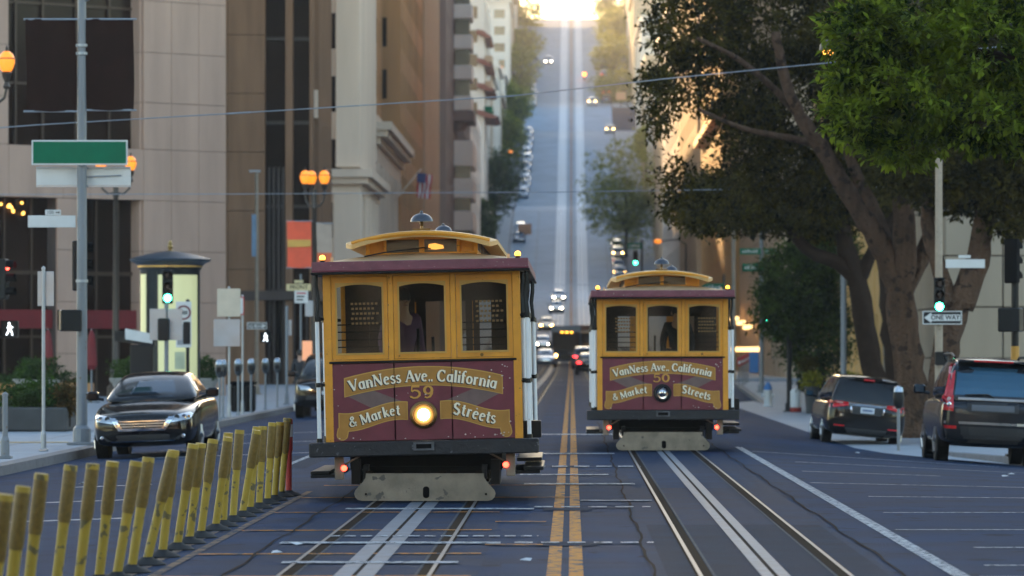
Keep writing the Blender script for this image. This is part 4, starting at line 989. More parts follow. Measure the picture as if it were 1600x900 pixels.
MB().box(-3.84, 0, .12, .70, 0, 18.85).box(-16.4, -9.9, .12, .70, 7.4, 18.85).box(-9.9, -3.84, .12, .70, 7.41, 9.32).box(-7.74, -6.46, .12, .70, 0, 7.4).box(-12.29, -10.76, .12, .7, 0, 7.4).build('wall_joint', GRANB, r)
for k in range(5):                      # reveals beside the upper window
    MB().bev(-3.95, -3.842, .125, .69, zrow[5+k]+.01, zrow[6+k]-.01, .004).build('reveal_panel', GRAN, r)
for k in range(4): MB().bev(-3.95, -3.842, .125, .69, zrow[k]+.01, zrow[k+1]-.01, .004).build('reveal_panel', GRAN, r)
for x in (-5.0, -6.5, -8.0, -9.2): MB().box(x-.05, x+.05, .58, .66, 9.33, 18.8).build('mullion', BRONZE, r)
for z in (11.6, 14.6, 17.4): MB().box(-9.9, -3.95, .60, .65, z, z+.10).build('transom', BRONZE, r)
for x in (-4.6, -5.6, -8.5, -9.7, -13, -14): MB().box(x-.05, x+.05, .58, .66, 0, 7.38).build('mullion', BRONZE, r)
for a, c in ((-6.45, -3.95), (-10.75, -7.75), (-14.9, -12.3)):
    MB().box(a, c, .59, .65, 4.55, 4.7).box(a, c, .59, .645, 2.2, 2.3).build('transom', BRONZE, r)
    MB().bev(a+.01, c-.01, .30, .55, 2.55, 3.25, .01).build('red_valance', REDCL, r)
for i in range(12):
    x = -10.4+random.random()*1.9; z = 6.75+random.random()*.5
    MB().ball((x, .55, z), .055, 6).build('ceiling_bulb', BULB, r, True)
# ---- brown tower with dark glass strips beyond it
r = T('brown_tower', 'brown stone tower with tall dark glass strips beyond the granite building', 'building', (0, 0, 0))
MB().box(-40, -12.1, 196.5, 207.5, -.2, 78).build('glazing', DGLASS, r)
z = 0.0; k = 0
while z < 76:
    zt = z+2.72
    MB().bev(-19, -15.95, 195.9, 196.5, z+.012, zt-.012, .01).build('stone_panel', BRST, r)
    MB().bev(-15.93, -14.22, 195.88, 196.5, z+.012, zt-.012, .01).build('stone_panel', BRST, r)
    z = zt; k += 1
for x0, x1 in ((-13.28, -12.93), (-12.16, -11.98)): MB().bev(x0, x1, 195.95, 196.5, 0, 77, .02).build('stone_pier', BRST, r)
for zz in np.arange(4.4, 76, 3.9): MB().box(-14.2, -12.0, 196.38, 196.5, zz, zz+.16).build('glass_transom', BRDK, r)
for x in np.arange(-14.1, -13.3, .22): MB().box(x, x+.12, 196.2, 196.5, 0, 10.2).build('louvre_fin', BRDK, r)
for i in range(10):
    y = 196.7+i*1.1; MB().box(-12.1, -11.75, y, y+.38, 4.5, 77).build('facade_rib', BRST, r)
for zz in (12.5, 21.5, 30.5): MB().box(-12.1, -11.80, 196.5, 207.5, zz, zz+1.3).build('spandrel', CREAM, r)
MB().box(-40, -11.7, 195.85, 207.6, 4.0, 4.45).build('lobby_beam', BRDK, r)
for x in (-13.6, -12.9, -12.3): MB().box(x-.05, x+.05, 196.2, 196.4, 0, 4).build('lobby_mullion', BRDK, r)
for y in (199, 202, 205): MB().box(-12.1, -11.8, y-.2, y+.2, 0, 4).build('lobby_pier', BRDK, r)
# ---- cream stone tower on a corniced base
r = block('stone_tower', 'cream stone classical tower on a corniced base across the side street', -1, -12.0, 234, 256, 82, CREAM, DGLASS, 16, 7, 3.5, .75, 1.5)
MB().bev(-13.05, -11.7, 233.65, 234.9, 11.8, 82, .05).build('corner_pilaster', CREAM, r)
for i in range(11): MB().bev(-12.1, -11.78, 235.3+i*1.85, 236.4+i*1.85, 11.8, 82, .1).build('flute', CREAM, r)
for zc, pr, th in ((10.4, .35, .5), (10.9, .75, .35), (11.25, 1.0, .45)): MB().box(-21, -12+pr, 234-pr, 256.3, zc, zc+th).build('base_cornice', CREAM, r)
MB().bev(-13.2, -11.6, 233.5, 235.2, 0, 10.4, .08).build('base_pilaster', CREAM, r)
for i in range(4): MB().bev(-12.1, -11.55, 239+i*4.4, 240.4+i*4.4, 0, 10.4, .1).build('base_pilaster', CREAM, r)
# ---- low classical bank with columns and a heavy cornice
r = T('bank_building', 'low classical bank with columns and a heavy projecting cornice', 'building', (0, 0, 0))
MB().box(-34, -13.2, 263, 299.5, -.2, 15.2).build('bank_wall', CREAM, r)
for zc, pr, th in ((13.4, .1, 1.1), (14.5, .35, .45), (14.95, .8, .4), (15.35, 1.05, .5)): MB().box(-34, -12.2+pr, 262.6-pr, 299.6, zc, zc+th).build('cornice', CREAM, r)
MB().box(-33, -12.8, 262.6, 299, 15.86, 17.2).build('attic_wall', CREAM, r)
MB().box(-34, -12.1, 262.5, 299.5, 0, 1.6).build('plinth', CREAM, r)
cm = MB().lathe([(.95, 1.6), (.95, 1.9), (.80, 2.1), (.80, 6), (.70, 12.4), (.85, 12.7), (.95, 13.0), (.95, 13.4)], 16).mesh('column', CREAM, 2)
for i in range(6): link('column', cm, r, loc=(-12.9, 265+i*6.4, 0))
for i in range(5): MB().box(-13.25, -13.1, 266.6+i*6.4, 269.8+i*6.4, 2.4, 11.5).build('window', DGLASS, r)
MB().bev(-14.6, -12.3, 262.7, 264.4, 1.6, 13.4, .05).build('corner_pilaster', CREAM, r)
# ---- further buildings, left side
block('brown_brick_tower', 'brown brick tower with dark window bays behind the bank', -1, -12.1, 300, 344, 90, BRICKB, DGLASS, 10, 6, 3.7, 1.0, 1.6)
block('bay_window_tower', 'golden brown tower stepping out above the bank cornice', -1, -13.4, 274, 299, 84, BRICKB, DGLASS, 5, 4, 3.7, 1.6, 1.9, zb=17.3)
block('tan_ribbed_tower', 'tan stone tower with close vertical ribs left of the hill', -1, -12.0, 345, 384, 92, TANST, DGLASS, 24, 8, 3.8, .8, 1.0)
rg = block('grey_brown_tower', 'grey brown tower edge beside the cream balconies', -1, -12.0, 405, 431, 84, GREYST, DGLASS, 4, 5, 3.8, 2.6, 2.4)
r = block('balcony_apartments', 'apartment block with stacked cream balconies on the left', -1, -12.0, 432, 500, 94, GREYST, MGLASS, 16, 8, 3.1, .5, 1.2)
bm_ = MB().bev(-12.2, -10.15, 431.2, 438, 0, 1.45, .06).mesh('balcony', PALE); 
for k in range(8): 
    link('balcony', bm_, r, loc=(0, 0, 26.2+k*3.12))
    MB().box(-11.9, -10.4, 431.6, 431.75, 27.7+k*3.12, 29.25+k*3.12).build('balcony_window', MGLASS, r)
MB().bev(-13.3, -9.9, 430.9, 440, 25.0, 26.15, .1).build('balcony_soffit', GREYST, r)
for k, (z0, hh) in enumerate(((13.9, 2.0), (17.2, 2.0), (20.5, 2.6))): 
    MB().bev(-12.2, -10.05, 431.1, 446, z0, z0+hh, .06).build('balcony', PALE, r)
    MB().box(-11.9, -10.3, 431.5, 431.7, z0-1.25, z0-.02).build('balcony_window', MGLASS, r)
MB().lathe([(.7, 24.2), (.9, 24.6), (1.0, 25.0)], 12, (-11.6, 432.5, 0)).build('corbel', GREYST, r)
block('pale_apartments', 'pale narrow apartment house above the cream balconies', -1, -12.0, 501, 558, 30, PALE, MGLASS, 12, 7, 3.2, .8, 1.5)
r = block('pagoda_house', 'pale house with red pagoda eaves on the left slope', -1, -12.0, 580, 624, 50, PALE, MGLASS, 9, 6, 3.3, .9, 1.6)
for zz, pr in ((33.5, 2.0), (37.2, 1.5), (40.6, 1.2), (44.5, 1.0)):
    ev = MB().prism([(-13, zz+1.2), (-13, zz+.6), (-12, zz+.15), (-12+pr*.7, zz), (-12+pr, zz+.25), (-12+pr*.6, zz+.45), (-12, zz+1.0)], 579, 600, 'y'); ev.build('pagoda_eave', ROOFR, r)
for k in range(3): MB().box(-12.1, -10.9, 582, 590, 34.4+k*3.5, 35.3+k*3.5).build('balcony_rail', SIGNG if k == 0 else PALE2, r)
def rowhouses(side, ys, hts, names):
    for (y0, y1), hh, (nm, lab, wl) in zip(ys, hts, names):
        xf = side*12.2
        block(nm, lab, side, xf, y0, y1, max(g(y0), g(y1))+hh, wl, MGLASS, max(3, int((y1-y0)/4)), 5, 3.3, .9, 1.6, depth=16, cornice=[(max(g(y0), g(y1))+hh-.6, .5, .4)])
rowhouses(-1, [(626, 653), (654, 683), (701, 730), (731, 765), (766, 801), (831, 870), (871, 905), (906, 945), (946, 990)], [24, 20, 18, 8, 9, 15, 13, 10, 8],
  [('town_house', 'warm stucco house just above the pagoda eaves on the left', PALE2), ('town_house', 'pale corner house below the upper left crossing', PALE), ('town_house', 'pale tall house just above the left crossing', PALE), ('town_house', 'warm house second above the left crossing', PALE2),
   ('town_house', 'pale house beside the parked row on the left hill', PALE), ('town_house', 'pale house above the left side street near the hill crest', PALE), ('town_house', 'warm low house behind upper left hill trees', PALE2), ('town_house', 'pale house behind highest left hill trees', PALE), ('town_house', 'warm house at the crest on the left', PALE2)])
# ---- right side
r = T('panelled_building', 'beige panelled building behind the trees at the right edge', 'building', (0, 0, 0))
zb = hp(1, 133)
MB().box(11.9, 40, 133.4, 160, zb, zb+16).build('core_wall', GRANB, r)
for i in range(8):
    for k in range(7):
        x0 = 11.8+i*1.55+(.28 if i else 0); x1 = 11.8+(i+1)*1.55+.26; z0 = zb+.35+k*1.62
        if (i in (1, 4)) and k in (4, 5): MB().box(x0+.2, x1-.2, 133.3, 133.39, z0+.1, z0+1.5).build('window', MGLASS, r); continue
        MB().bev(x0, x1-.025, 133.2, 133.4, z0, z0+1.58, .012).build('wall_panel', BEIGE, r)
MB().bev(11.7, 30, 133.0, 134, zb+11.7, zb+12.3, .03).build('cornice', BEIGE, r)
MB().bev(11.78, 30, 133.1, 134, zb, zb+.33, .03).build('plinth', GREYST, r)
for k in range(6):
    for j in range(7): MB().bev(11.78, 11.9, 133.5+k*4.4, 137.8+k*4.4, zb+.35+j*1.62, zb+1.93+j*1.62, .012).build('wall_panel', BEIGE, r)
block('yellow_building', 'building with sunlight gold in its stone colour glimpsed between the trunks on the right', 1, 11.8, 161, 206, 17, SUNGOLDST, MGLASS, 11, 4, 3.6, 1.6, 1.6, zb=-.5)
block('corner_shop_building', 'pale corner building with shop lights right of cable car 50', 1, 11.9, 235, 300, 26, PALE2, MGLASS, 14, 5, 3.8, 1.6, 1.7)
r = [o for o in bpy.data.objects if o.name == 'corner_shop_building'][0]
SHOPL = emit('shop_lamp', (1.0,.58,.22), .9, (.6,.4,.2))
for i in range(11): MB().ball((11.4, 254+i*4.6, 1.75), .16, 6).build('shop_lamp', SHOPL, r, True)
for i in range(3): MB().bev(11.2, 11.5, 268+i*11, 276+i*11, 3.05+.35*i, 3.3+.35*i, .02).build('lit_fascia', SHOPL, r)
block('golden_lit_building', 'tall building catching golden sunlight beside the tree on the right', 1, 11.8, 301, 384, 46, SUNGOLDST, MGLASS, 18, 5, 3.8, 1.8, 1.8, cornice=[(20, .7, .6), (44, 1.2, .9)])
block('grey_side_building', 'tan building above the golden one on the right', 1, 12.0, 405, 470, 44, TANST, MGLASS, 14, 5, 3.6, 1.4, 1.6, cornice=[(43, 1.0, .8)])
block('pale_pilaster_building', 'pale building with cream pilasters at the right of the slope', 1, 12.0, 471, 558, 42, PALE, MGLASS, 16, 5, 3.6, 1.6, 1.5, cornice=[(41, 1.0, .7)])
rowhouses(1, [(580, 630), (631, 682), (702, 745), (746, 800), (832, 880), (881, 930), (931, 990)], [20, 17, 16, 17, 15, 15, 14],
  [('town_house', 'warm house just above the second right crossing', PALE2), ('town_house', 'pale house below the right hill crossing', PALE), ('town_house', 'warm shop house at the right side street', PALE2), ('town_house', 'pale house below the upper right trees', PALE), ('town_house', 'warm house behind the upper right trees', PALE2), ('town_house', 'pale house right of the road near the crest', PALE), ('town_house', 'warm house at the crest on the right', PALE2)])

# ---- the street behind the camera: its buildings close off the low eastern sky
block('office_block', 'stone office block behind the viewpoint on the south side', -1, -15, -130, -25, 48, TANST, DGLASS, 20, 6, 4.0, 1.6, 1.6, zb=-.5)
block('office_block', 'stone office block behind the viewpoint on the north side', 1, 15, -120, -12, 42, CREAM, DGLASS, 20, 6, 4.0, 1.6, 1.6, zb=-.5)
r = T('waterfront_building', 'long pale waterfront hall closing the street far behind the viewpoint', 'building', (0, 0, 0))
MB().box(-90, 90, -262, -240, -.4, 20).build('hall_wall', CREAM, r)
for i in range(25): MB().bev(-88+i*7.2, -86+i*7.2, -240.1, -239.6, 0, 19, .05).build('pier', CREAM, r); MB().box(-85.5+i*7.2, -81.3+i*7.2, -240.05, -239.9, 2, 15).build('arched_window', DGLASS, r)
MB().bev(-5.5, 5.5, -256, -245, 20, 62, .2).build('clock_tower', CREAM, r)

# ================================================================== trees
def leaves(blobs, size, m, name, par, asp=.5, seed=1, flatness=.5):
    """blobs: (center, radii, clumps, leaves per clump, spread)"""
    q = np.random.default_rng(seed); P = []; C = []
    for c, rd, nc, per, spr in blobs:
        d_ = q.normal(size=(nc, 3)); d_ /= np.linalg.norm(d_, axis=1)[:, None]
        rr = q.uniform(.25, 1, nc)**(.45); ctr = np.array(c)+d_*rr[:, None]*np.array(rd)*(1+q.normal(0, .06, (nc, 1)))
        p = np.repeat(ctr, per, 0)+q.normal(0, 1, (nc*per, 3))*np.array(spr if hasattr(spr, '__len__') else (spr, spr, spr*.6))
        P.append(p); C.append(np.repeat(d_, per, 0))
    P = np.concatenate(P); C = np.concatenate(C); n = len(P)
    d_ = C*.8+q.normal(0, .7, (n, 3)); d_[:, 2] -= .15; d_ /= np.linalg.norm(d_, axis=1)[:, None]
    up = q.normal(0, flatness, (n, 3)); up[:, 2] += 1
    s = np.cross(d_, up); s /= np.linalg.norm(s, axis=1)[:, None]+1e-9
    nn = np.cross(s, d_); L_ = size*q.uniform(.65, 1.25, (n, 1)); W_ = L_*asp*.5
    v = np.empty((n, 4, 3)); v[:, 0] = P; v[:, 1] = P+d_*L_*.5+s*W_+nn*L_*.08; v[:, 2] = P+d_*L_; v[:, 3] = P+d_*L_*.5-s*W_+nn*L_*.08
    me = bpy.data.meshes.new(name); me.vertices.add(n*4); me.vertices.foreach_set('co', v.reshape(-1).astype(np.float32))
    me.loops.add(n*4); me.loops.foreach_set('vertex_index', np.arange(n*4, dtype=np.int32))
    me.polygons.add(n); me.polygons.foreach_set('loop_start', np.arange(0, n*4, 4, dtype=np.int32)); me.polygons.foreach_set('loop_total', np.full(n, 4, dtype=np.int32))
    me.update(); me.validate(); me.materials.append(m)
    return link(name, me, par, kind='stuff')
def limb(pts, r0, r1, name, m, par, wob=.05, n=10):
    P = [Vector(p) for p in pts]; Q = []
    for i in range(len(P)-1):
        p0, p1, p2, p3 = P[max(0, i-1)], P[i], P[i+1], P[min(len(P)-1, i+2)]
        for k in range(4):
            t = k/4; Q.append(.5*((2*p1)+(p2-p0)*t+(2*p0-5*p1+4*p2-p3)*t*t+(3*p1-p0-3*p2+p3)*t**3)+Vector((random.gauss(0, wob*r0), random.gauss(0, wob*r0), 0)))
    Q.append(P[-1]); m_ = len(Q)
    rs = [(r0+(r1-r0)*i/(m_-1))*(1+random.uniform(-.07, .07)) for i in range(m_)]
    if name == 'trunk': rs[0] *= 1.35; rs[1] *= 1.1
    if r0 < .15: return MB().tube(Q, rs, n).build(name, m, par, True)
    n = 20; mb = MB().tube(Q, rs, n); ph = random.random()*9           # fluted, knotty bark
    for i in range(m_):
        c = Q[i]
        for k in range(n):
            v = Vector(mb.v[i*n+k]); a = 2*math.pi*k/n
            f = 1+.06*math.sin(3*a+ph+i*.25)+.045*math.sin(5*a-ph+i*.6)+random.gauss(0, .03); mb.v[i*n+k] = tuple(c+(v-c)*f)
    return mb.build(name, m, par, True)
def L(pts, Y, y2=None):
    y2 = Y if y2 is None else y2; n = len(pts)
    return [at(px, py, Y+(y2-Y)*i/max(1, n-1)) for i, (px, py) in enumerate(pts)]
def B(px, py, Y, rx, ry, rdep, nc, per, spr):
    s = F/Y; return (tuple(at(px, py, Y)), (rx/s, rdep, ry/s), nc, per, spr)
# main street tree
Y = 106
r = T('street_tree', 'large street tree with forking rough trunk behind the black minivan', 'tree', (PX(1420, Y), Y, hp(1, Y)), 0, 'street trees on the right pavement')
loc = r.location.copy()
def rel(par): 
    for c in par.children: c.location = c.location-par.location
limb([(PX(1424, Y), Y, hp(1, Y)-.1)]+L([(1420,600),(1412,520),(1404,440)], Y), .40, .35, 'trunk', BARK, r)
for p, a, c, y2 in (([(1402,455),(1376,385),(1345,335),(1310,278),(1280,225),(1250,180),(1226,120),(1212,50)], .30, .10, 104), ([(1400,440),(1372,345),(1346,290),(1324,232),(1318,160)], .24, .08, 108), ([(1406,450),(1414,370),(1410,310),(1405,250),(1395,160)], .33, .14, 105),
                   ([(1412,460),(1448,385),(1462,320),(1440,250)], .24, .1, 107), ([(1250,180),(1200,130),(1150,90),(1090,60)], .12, .04, 103), ([(1280,225),(1230,215),(1160,200),(1090,170)], .11, .04, 105)):
    limb(L(p, Y, y2), a, c, 'limb', BARK, r)
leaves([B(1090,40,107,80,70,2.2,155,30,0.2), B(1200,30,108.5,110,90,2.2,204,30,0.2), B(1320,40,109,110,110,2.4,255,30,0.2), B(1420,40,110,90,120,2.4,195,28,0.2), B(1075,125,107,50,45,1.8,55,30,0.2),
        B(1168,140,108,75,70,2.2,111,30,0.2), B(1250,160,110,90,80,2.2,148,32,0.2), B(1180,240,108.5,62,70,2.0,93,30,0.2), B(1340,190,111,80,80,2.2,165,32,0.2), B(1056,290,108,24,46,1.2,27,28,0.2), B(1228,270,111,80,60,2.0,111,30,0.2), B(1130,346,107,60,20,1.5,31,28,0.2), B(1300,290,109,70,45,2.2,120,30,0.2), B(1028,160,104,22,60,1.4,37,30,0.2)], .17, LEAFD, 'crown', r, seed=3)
rel(r)
Y = 122
r = T('street_tree', 'dark leaning tree with a long branch reaching left over the street', 'tree', (PX(1385, Y), Y, hp(1, Y)), 0, 'street trees on the right pavement')
limb([(PX(1385, Y), Y, hp(1, Y)-.1)]+L([(1368,590),(1352,510),(1338,430),(1322,390)], Y), .33, .28, 'trunk', BARKD, r)
for p, a, c in (([(1345,440),(1310,410),(1265,392),(1225,352),(1175,335),(1130,305)], .24, .07), ([(1325,400),(1315,340),(1330,280),(1325,220)], .26, .12), ([(1340,440),(1370,380),(1400,330)], .22, .1)): limb(L(p, Y), a, c, 'limb', BARKD, r)
leaves([B(1130,310,122,70,36,2.2,160,34,.28), B(1190,330,122,60,30,2,110,30,.26), B(1270,330,123,70,40,2.5,160,34,.28), B(1350,280,123,70,60,2.8,160,34,.3), B(1080,330,121,30,26,1.4,50,30,.24)], .18, LEAFD, 'crown', r, seed=5); rel(r)
Y = 101
r = T('street_tree', 'street tree whose trunk leans right behind the one way sign', 'tree', (PX(1482, Y), Y, hp(1, Y)), 0, 'street trees on the right pavement')
limb([(PX(1484, Y), Y, hp(1, Y)-.1)]+L([(1474,610),(1480,530),(1500,470)], Y), .34, .30, 'trunk', BARK, r)
for p, a, c in (([(1498,480),(1528,410),(1538,345),(1562,265),(1580,180)], .34, .16), ([(1490,490),(1462,400),(1448,330),(1470,240)], .22, .1), ([(1535,370),(1580,300),(1630,250)], .14, .06)): limb(L(p, Y), a, c, 'limb', BARK, r)
leaves([B(1470,270,101,80,40,2.5,200,34,.28), B(1560,270,101,80,50,2.5,240,34,.28), B(1640,240,101,80,90,2.5,240,34,.28), B(1500,180,103,120,70,3,320,34,.3), B(1600,120,104,120,110,3,380,34,.3), B(1590,345,100,34,22,1,50,26,.2), B(1480,80,104,100,80,3,260,34,.3), B(1520,315,101,60,18,1.2,60,26,.2)], .17, LEAFD, 'crown', r, seed=7); rel(r)
Y = 138
r = T('street_tree', 'dark upright trunk standing behind the forked street tree', 'tree', (PX(1402, Y), Y, hp(1, Y)), 0, 'street trees on the right pavement')
limb([(PX(1402, Y), Y, hp(1, Y)-.1)]+L([(1400,580),(1392,500),(1388,400),(1392,300)], Y), .36, .28, 'trunk', BARKD, r)
leaves([B(1400,270,138,90,60,3,200,34,.3)], .2, LEAFD, 'crown', r, seed=9); rel(r)
# bright foreground tree, trunk just outside the frame
Y = 60
r = T('leafy_tree', 'bright green leafy tree overhanging the upper right corner', 'tree', (9.5, Y, hp(1, Y)))
limb([(9.5, Y, hp(1, Y)-.1), (9.4, Y, 1.6), (9.2, Y, 3.2), (8.8, Y+.2, 4.4)], .32, .22, 'trunk', BARK, r)
for p, a, c in (([(8.8,60.2,4.4),(7.6,60,5.3),(6.4,60,5.8),(5.2,60,6.0)], .15, .04), ([(8.8,60.2,4.4),(8.2,61,5.8),(7.4,61,7.0),(6.5,61,7.8)], .15, .04), ([(7.6,60,5.3),(6.6,59.5,5.0),(5.6,59.4,4.9)], .07, .02), ([(7.4,61,7),(6.2,60.5,6.9),(5.0,60.2,6.7)], .06, .02)): limb(p, a, c, 'limb', BARKD, r)
SP = (.085,.085,.05)
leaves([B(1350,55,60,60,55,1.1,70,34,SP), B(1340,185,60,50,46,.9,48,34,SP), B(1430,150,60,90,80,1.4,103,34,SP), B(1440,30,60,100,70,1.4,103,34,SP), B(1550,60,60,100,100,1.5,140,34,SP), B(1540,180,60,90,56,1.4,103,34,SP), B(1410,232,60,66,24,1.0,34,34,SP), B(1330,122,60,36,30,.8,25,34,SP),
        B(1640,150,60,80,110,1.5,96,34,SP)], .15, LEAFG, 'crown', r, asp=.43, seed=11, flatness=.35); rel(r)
# smaller green tree on the right pavement
Y = 152
r = T('young_tree', 'small green tree right of the far green traffic light', 'tree', (PX(1288, Y), Y, hp(1, Y)))
limb([(PX(1288, Y), Y, hp(1, Y)-.1)]+L([(1282,560),(1272,500),(1262,440)], Y), .14, .06, 'trunk', BARKD, r)
leaves([B(1250,450,152,60,80,1.6,330,30,.22), B(1275,520,152,60,70,1.5,240,30,.22), B(1290,400,152,50,50,1.4,160,30,.22), B(1215,480,151,34,50,1.1,110,28,.2)], .18, LEAFM, 'crown', r, seed=13); rel(r)
def round_tree(px, py, Y, rx, ry, label, X0=None, leaf=.42, m=None, nc=130, group='trees along the hill street', name='hill_tree'):
    rx *= 1.32; ry *= 1.25; c = at(px, py, Y); s = F/Y; r = T(name, label, 'tree', (c.x, Y, h(c.x, Y)), 0, group)
    limb([(c.x, Y, h(c.x, Y)-.2), (c.x+.1, Y, c.z-ry/s*.5), (c.x, Y, c.z+ry/s*.2)], .28, .10, 'trunk', BARKD, r, n=8)
    for k in range(3):
        a = k*2.1+px; limb([(c.x, Y, c.z-ry/s*.6), (c.x+rx/s*.35*math.cos(a), Y+1.2*math.sin(a), c.z-ry/s*.2), (c.x+rx/s*.6*math.cos(a), Y+2.4*math.sin(a), c.z+ry/s*.2)], .13, .04, 'limb', BARKD, r, n=6)
    bl = []
    q = random.Random(int(px*7+Y))
    for k in range(6): bl.append(B(px+q.uniform(-.45, .45)*rx, py+q.uniform(-.5, .5)*ry, Y+q.uniform(-1.5, 1.5), rx*q.uniform(.45, .7), ry*q.uniform(.4, .6), rx/s*.6, nc//4, 26, .05*rx/s+.25))
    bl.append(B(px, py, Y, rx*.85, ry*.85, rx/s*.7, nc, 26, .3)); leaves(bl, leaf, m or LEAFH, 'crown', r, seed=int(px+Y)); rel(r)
round_tree(978, 300, 620, 64, 80, 'broad yellow green tree right of the tracks below the side street', nc=330, leaf=.36)
round_tree(772, 288, 610, 40, 52, 'dark rounded tree left of the parked pair on the hill', m=LEAFM, nc=200, leaf=.36)
round_tree(752, 345, 560, 26, 30, 'dark low tree beside the cream balconies', m=LEAFM, leaf=.36)
for i, (px, py, Y, rx, ry) in enumerate(((795, 215, 745, 22, 34), (805, 165, 790, 28, 30), (814, 108, 855, 28, 36), (818, 68, 905, 30, 24), (822, 18, 965, 28, 26), (790, 150, 800, 16, 22))):
    round_tree(px, py, Y, rx, ry, ['lowest tree of the left hill row beside the parked cars', 'second tree up the left hill row', 'third tree up the left hill row', 'fourth tree up the left hill row under the crest', 'topmost tree at the crest left of the road', 'small tree beside the second tree of the left hill row'][i])
for i, (px, py, Y, rx, ry) in enumerate(((962, 138, 850, 34, 28), (958, 85, 895, 30, 34), (962, 40, 940, 30, 26), (955, 12, 978, 26, 22), (1010, 225, 700, 16, 26))):
    round_tree(px, py, Y, rx, ry, ['lowest tree of the right hill row above the side street', 'second tree up the right hill row', 'third tree up the right hill row', 'topmost tree at the crest right of the road', 'small dark tree at the right side street corner'][i])
# ================================================================== street furniture
GREENL = emit('green_signal_lit', (.04,1.0,.48), 9.0, (.0,.3,.2))
REDS = emit('red_signal_lit', (1.0,.05,.03), 4.0, (.3,.0,.0))
WALKL = emit('walk_figure_lit', (.85,.95,1.0), 1.3, (.6,.6,.6))
LAMPL = emit('lamp_globe_lit', (1.0,.25,.014), .36, (.6,.25,.04))
LAMPC = emit('lamp_flame_lit', (1.0,.52,.11), 2.6, (.8,.6,.3))
LENSO = mat('unlit_lens', (.05,.03,.02), .3)
YPOST = mat('yellow_post', (.40,.27,.026), .55, var=.12, scale=9, spots=(11, .60, (.13,.10,.035)))
YSLV = mat('post_reflective_sleeve', (.18,.11,.018), .5, var=.30, scale=30, spots=(30, .68, (.12,.08,.03)))
RPOST = mat('red_post', (.42,.035,.03), .55, var=.15)
POSTB = mat('post_rubber_base', (.018,.018,.019), .85)

# ---- yellow delineator posts, the row between the track lane and the left lane
def post(X, tilt, Y, label, red=False):
    r = T('delineator_post', label, 'road post', (X, Y, h(X, Y)), 0, 'yellow flexible posts along the lane edge')
    a = rad(tilt); H = .86+random.uniform(-.02, .02); dx = math.sin(a); dz = math.cos(a); dy = random.uniform(-.04, .04)
    P = lambda t: (dx*t, dy*t, .05+dz*t)
    MB().lathe([(.15,0),(.15,.015),(.11,.04),(.06,.055),(.045,.07)], 14).build('rubber_base', POSTB, r, 2)
    MB().tube([P(-.03), P(H*.28), P(H*.52), P(H*.56)], [.035,.036,.038,.042], 12).build('post_tube', RPOST if red else YPOST, r, 2)
    if red:
        MB().tube([P(H*.56), P(H*.99)], [.047,.047], 12).build('post_top', RPOST, r, 2); MB().tube([P(H*.75), P(H*.92)], [.0485,.0485], 12).build('white_band', SIGNW, r, 2)
    else:
        MB().tube([P(H*.54), P(H*.58), P(H*.96)], [.041,.047,.047], 12).build('sleeve', YSLV, r, 2)
        MB().tube([P(H*.955), P(H*1.0)], [.048,.046], 12).build('post_cap', YPOST, r, 2)
ROW = [(183,213),(206,232),(230,269),(254,272),(277,302),(296,315),(314,333),(337,357),(349,357),(364,374),(379,402),(391,402),(405,411),(418,426),(429,438),(440,449)]   # foot and head positions along the row
SPOT = []
for px, Y in ((10, 24.2), (37, 25.7), (66, 27.7), (110, 29.5), (145, 29.9), (177, 31.1)): SPOT.append((PX(px, Y)-.86*math.sin(rad(7)), 7, Y))
for pb, ptop in ROW: Y = 3.38*F/(VX-pb); SPOT.append((-3.38, math.degrees(math.asin((ptop-pb)*Y/F/.86)), Y))
for i, (X, t, Y) in enumerate(SPOT):
    post(X, t, Y, ('yellow flexible post %s from the near left end of its row' % ORD[i]) if i < 11 else ('yellow flexible post %s from the red banded post' % ORD[21-i]))
post(-3.32, 0, 49.6, 'red and white banded post at the far end of the yellow row', True)

# ---- helpers for signals, signs and poles
def pole(name, label, X, Y, ztop, rr, m, base=True, z0=None, cat='pole', side=-1, taper=1.0):
    z0 = hp(side, Y) if z0 is None else z0
    r = T(name, label, cat, (X, Y, z0)); H = ztop-z0
    MB().tube([(0,0,0), (0,0,H)], [rr, rr*taper], 12).build('shaft', m, r, 2)
    if base: MB().bev(-rr*2.4, rr*2.4, -rr*2.4, rr*2.4, 0, .05, .01).lathe([(rr*1.6,.05),(rr*1.55,.3),(rr*1.1,.36)], 12).build('base', m, r)
    MB().lathe([(rr*taper*1.15,H-.01),(rr*taper*1.1,H+.02),(.005,H+.05)], 10).build('cap', m, r)
    return r
def board(name, label, X, Y, Z, wd, ht, m, rz=0, cat='sign', border=None, th=.012, group=None):
    r = T(name, label, cat, (X, Y, Z), rz, group); e = border and .03 or 0
    MB().bev(-wd/2, wd/2, -th, th, -ht/2, ht/2, .004).build('panel', border or m, r)
    if border: MB().box(-wd/2+e, wd/2-e, -th-.004, -th-.001, -ht/2+e, ht/2-e).build('sign_face', m, r)
    return r
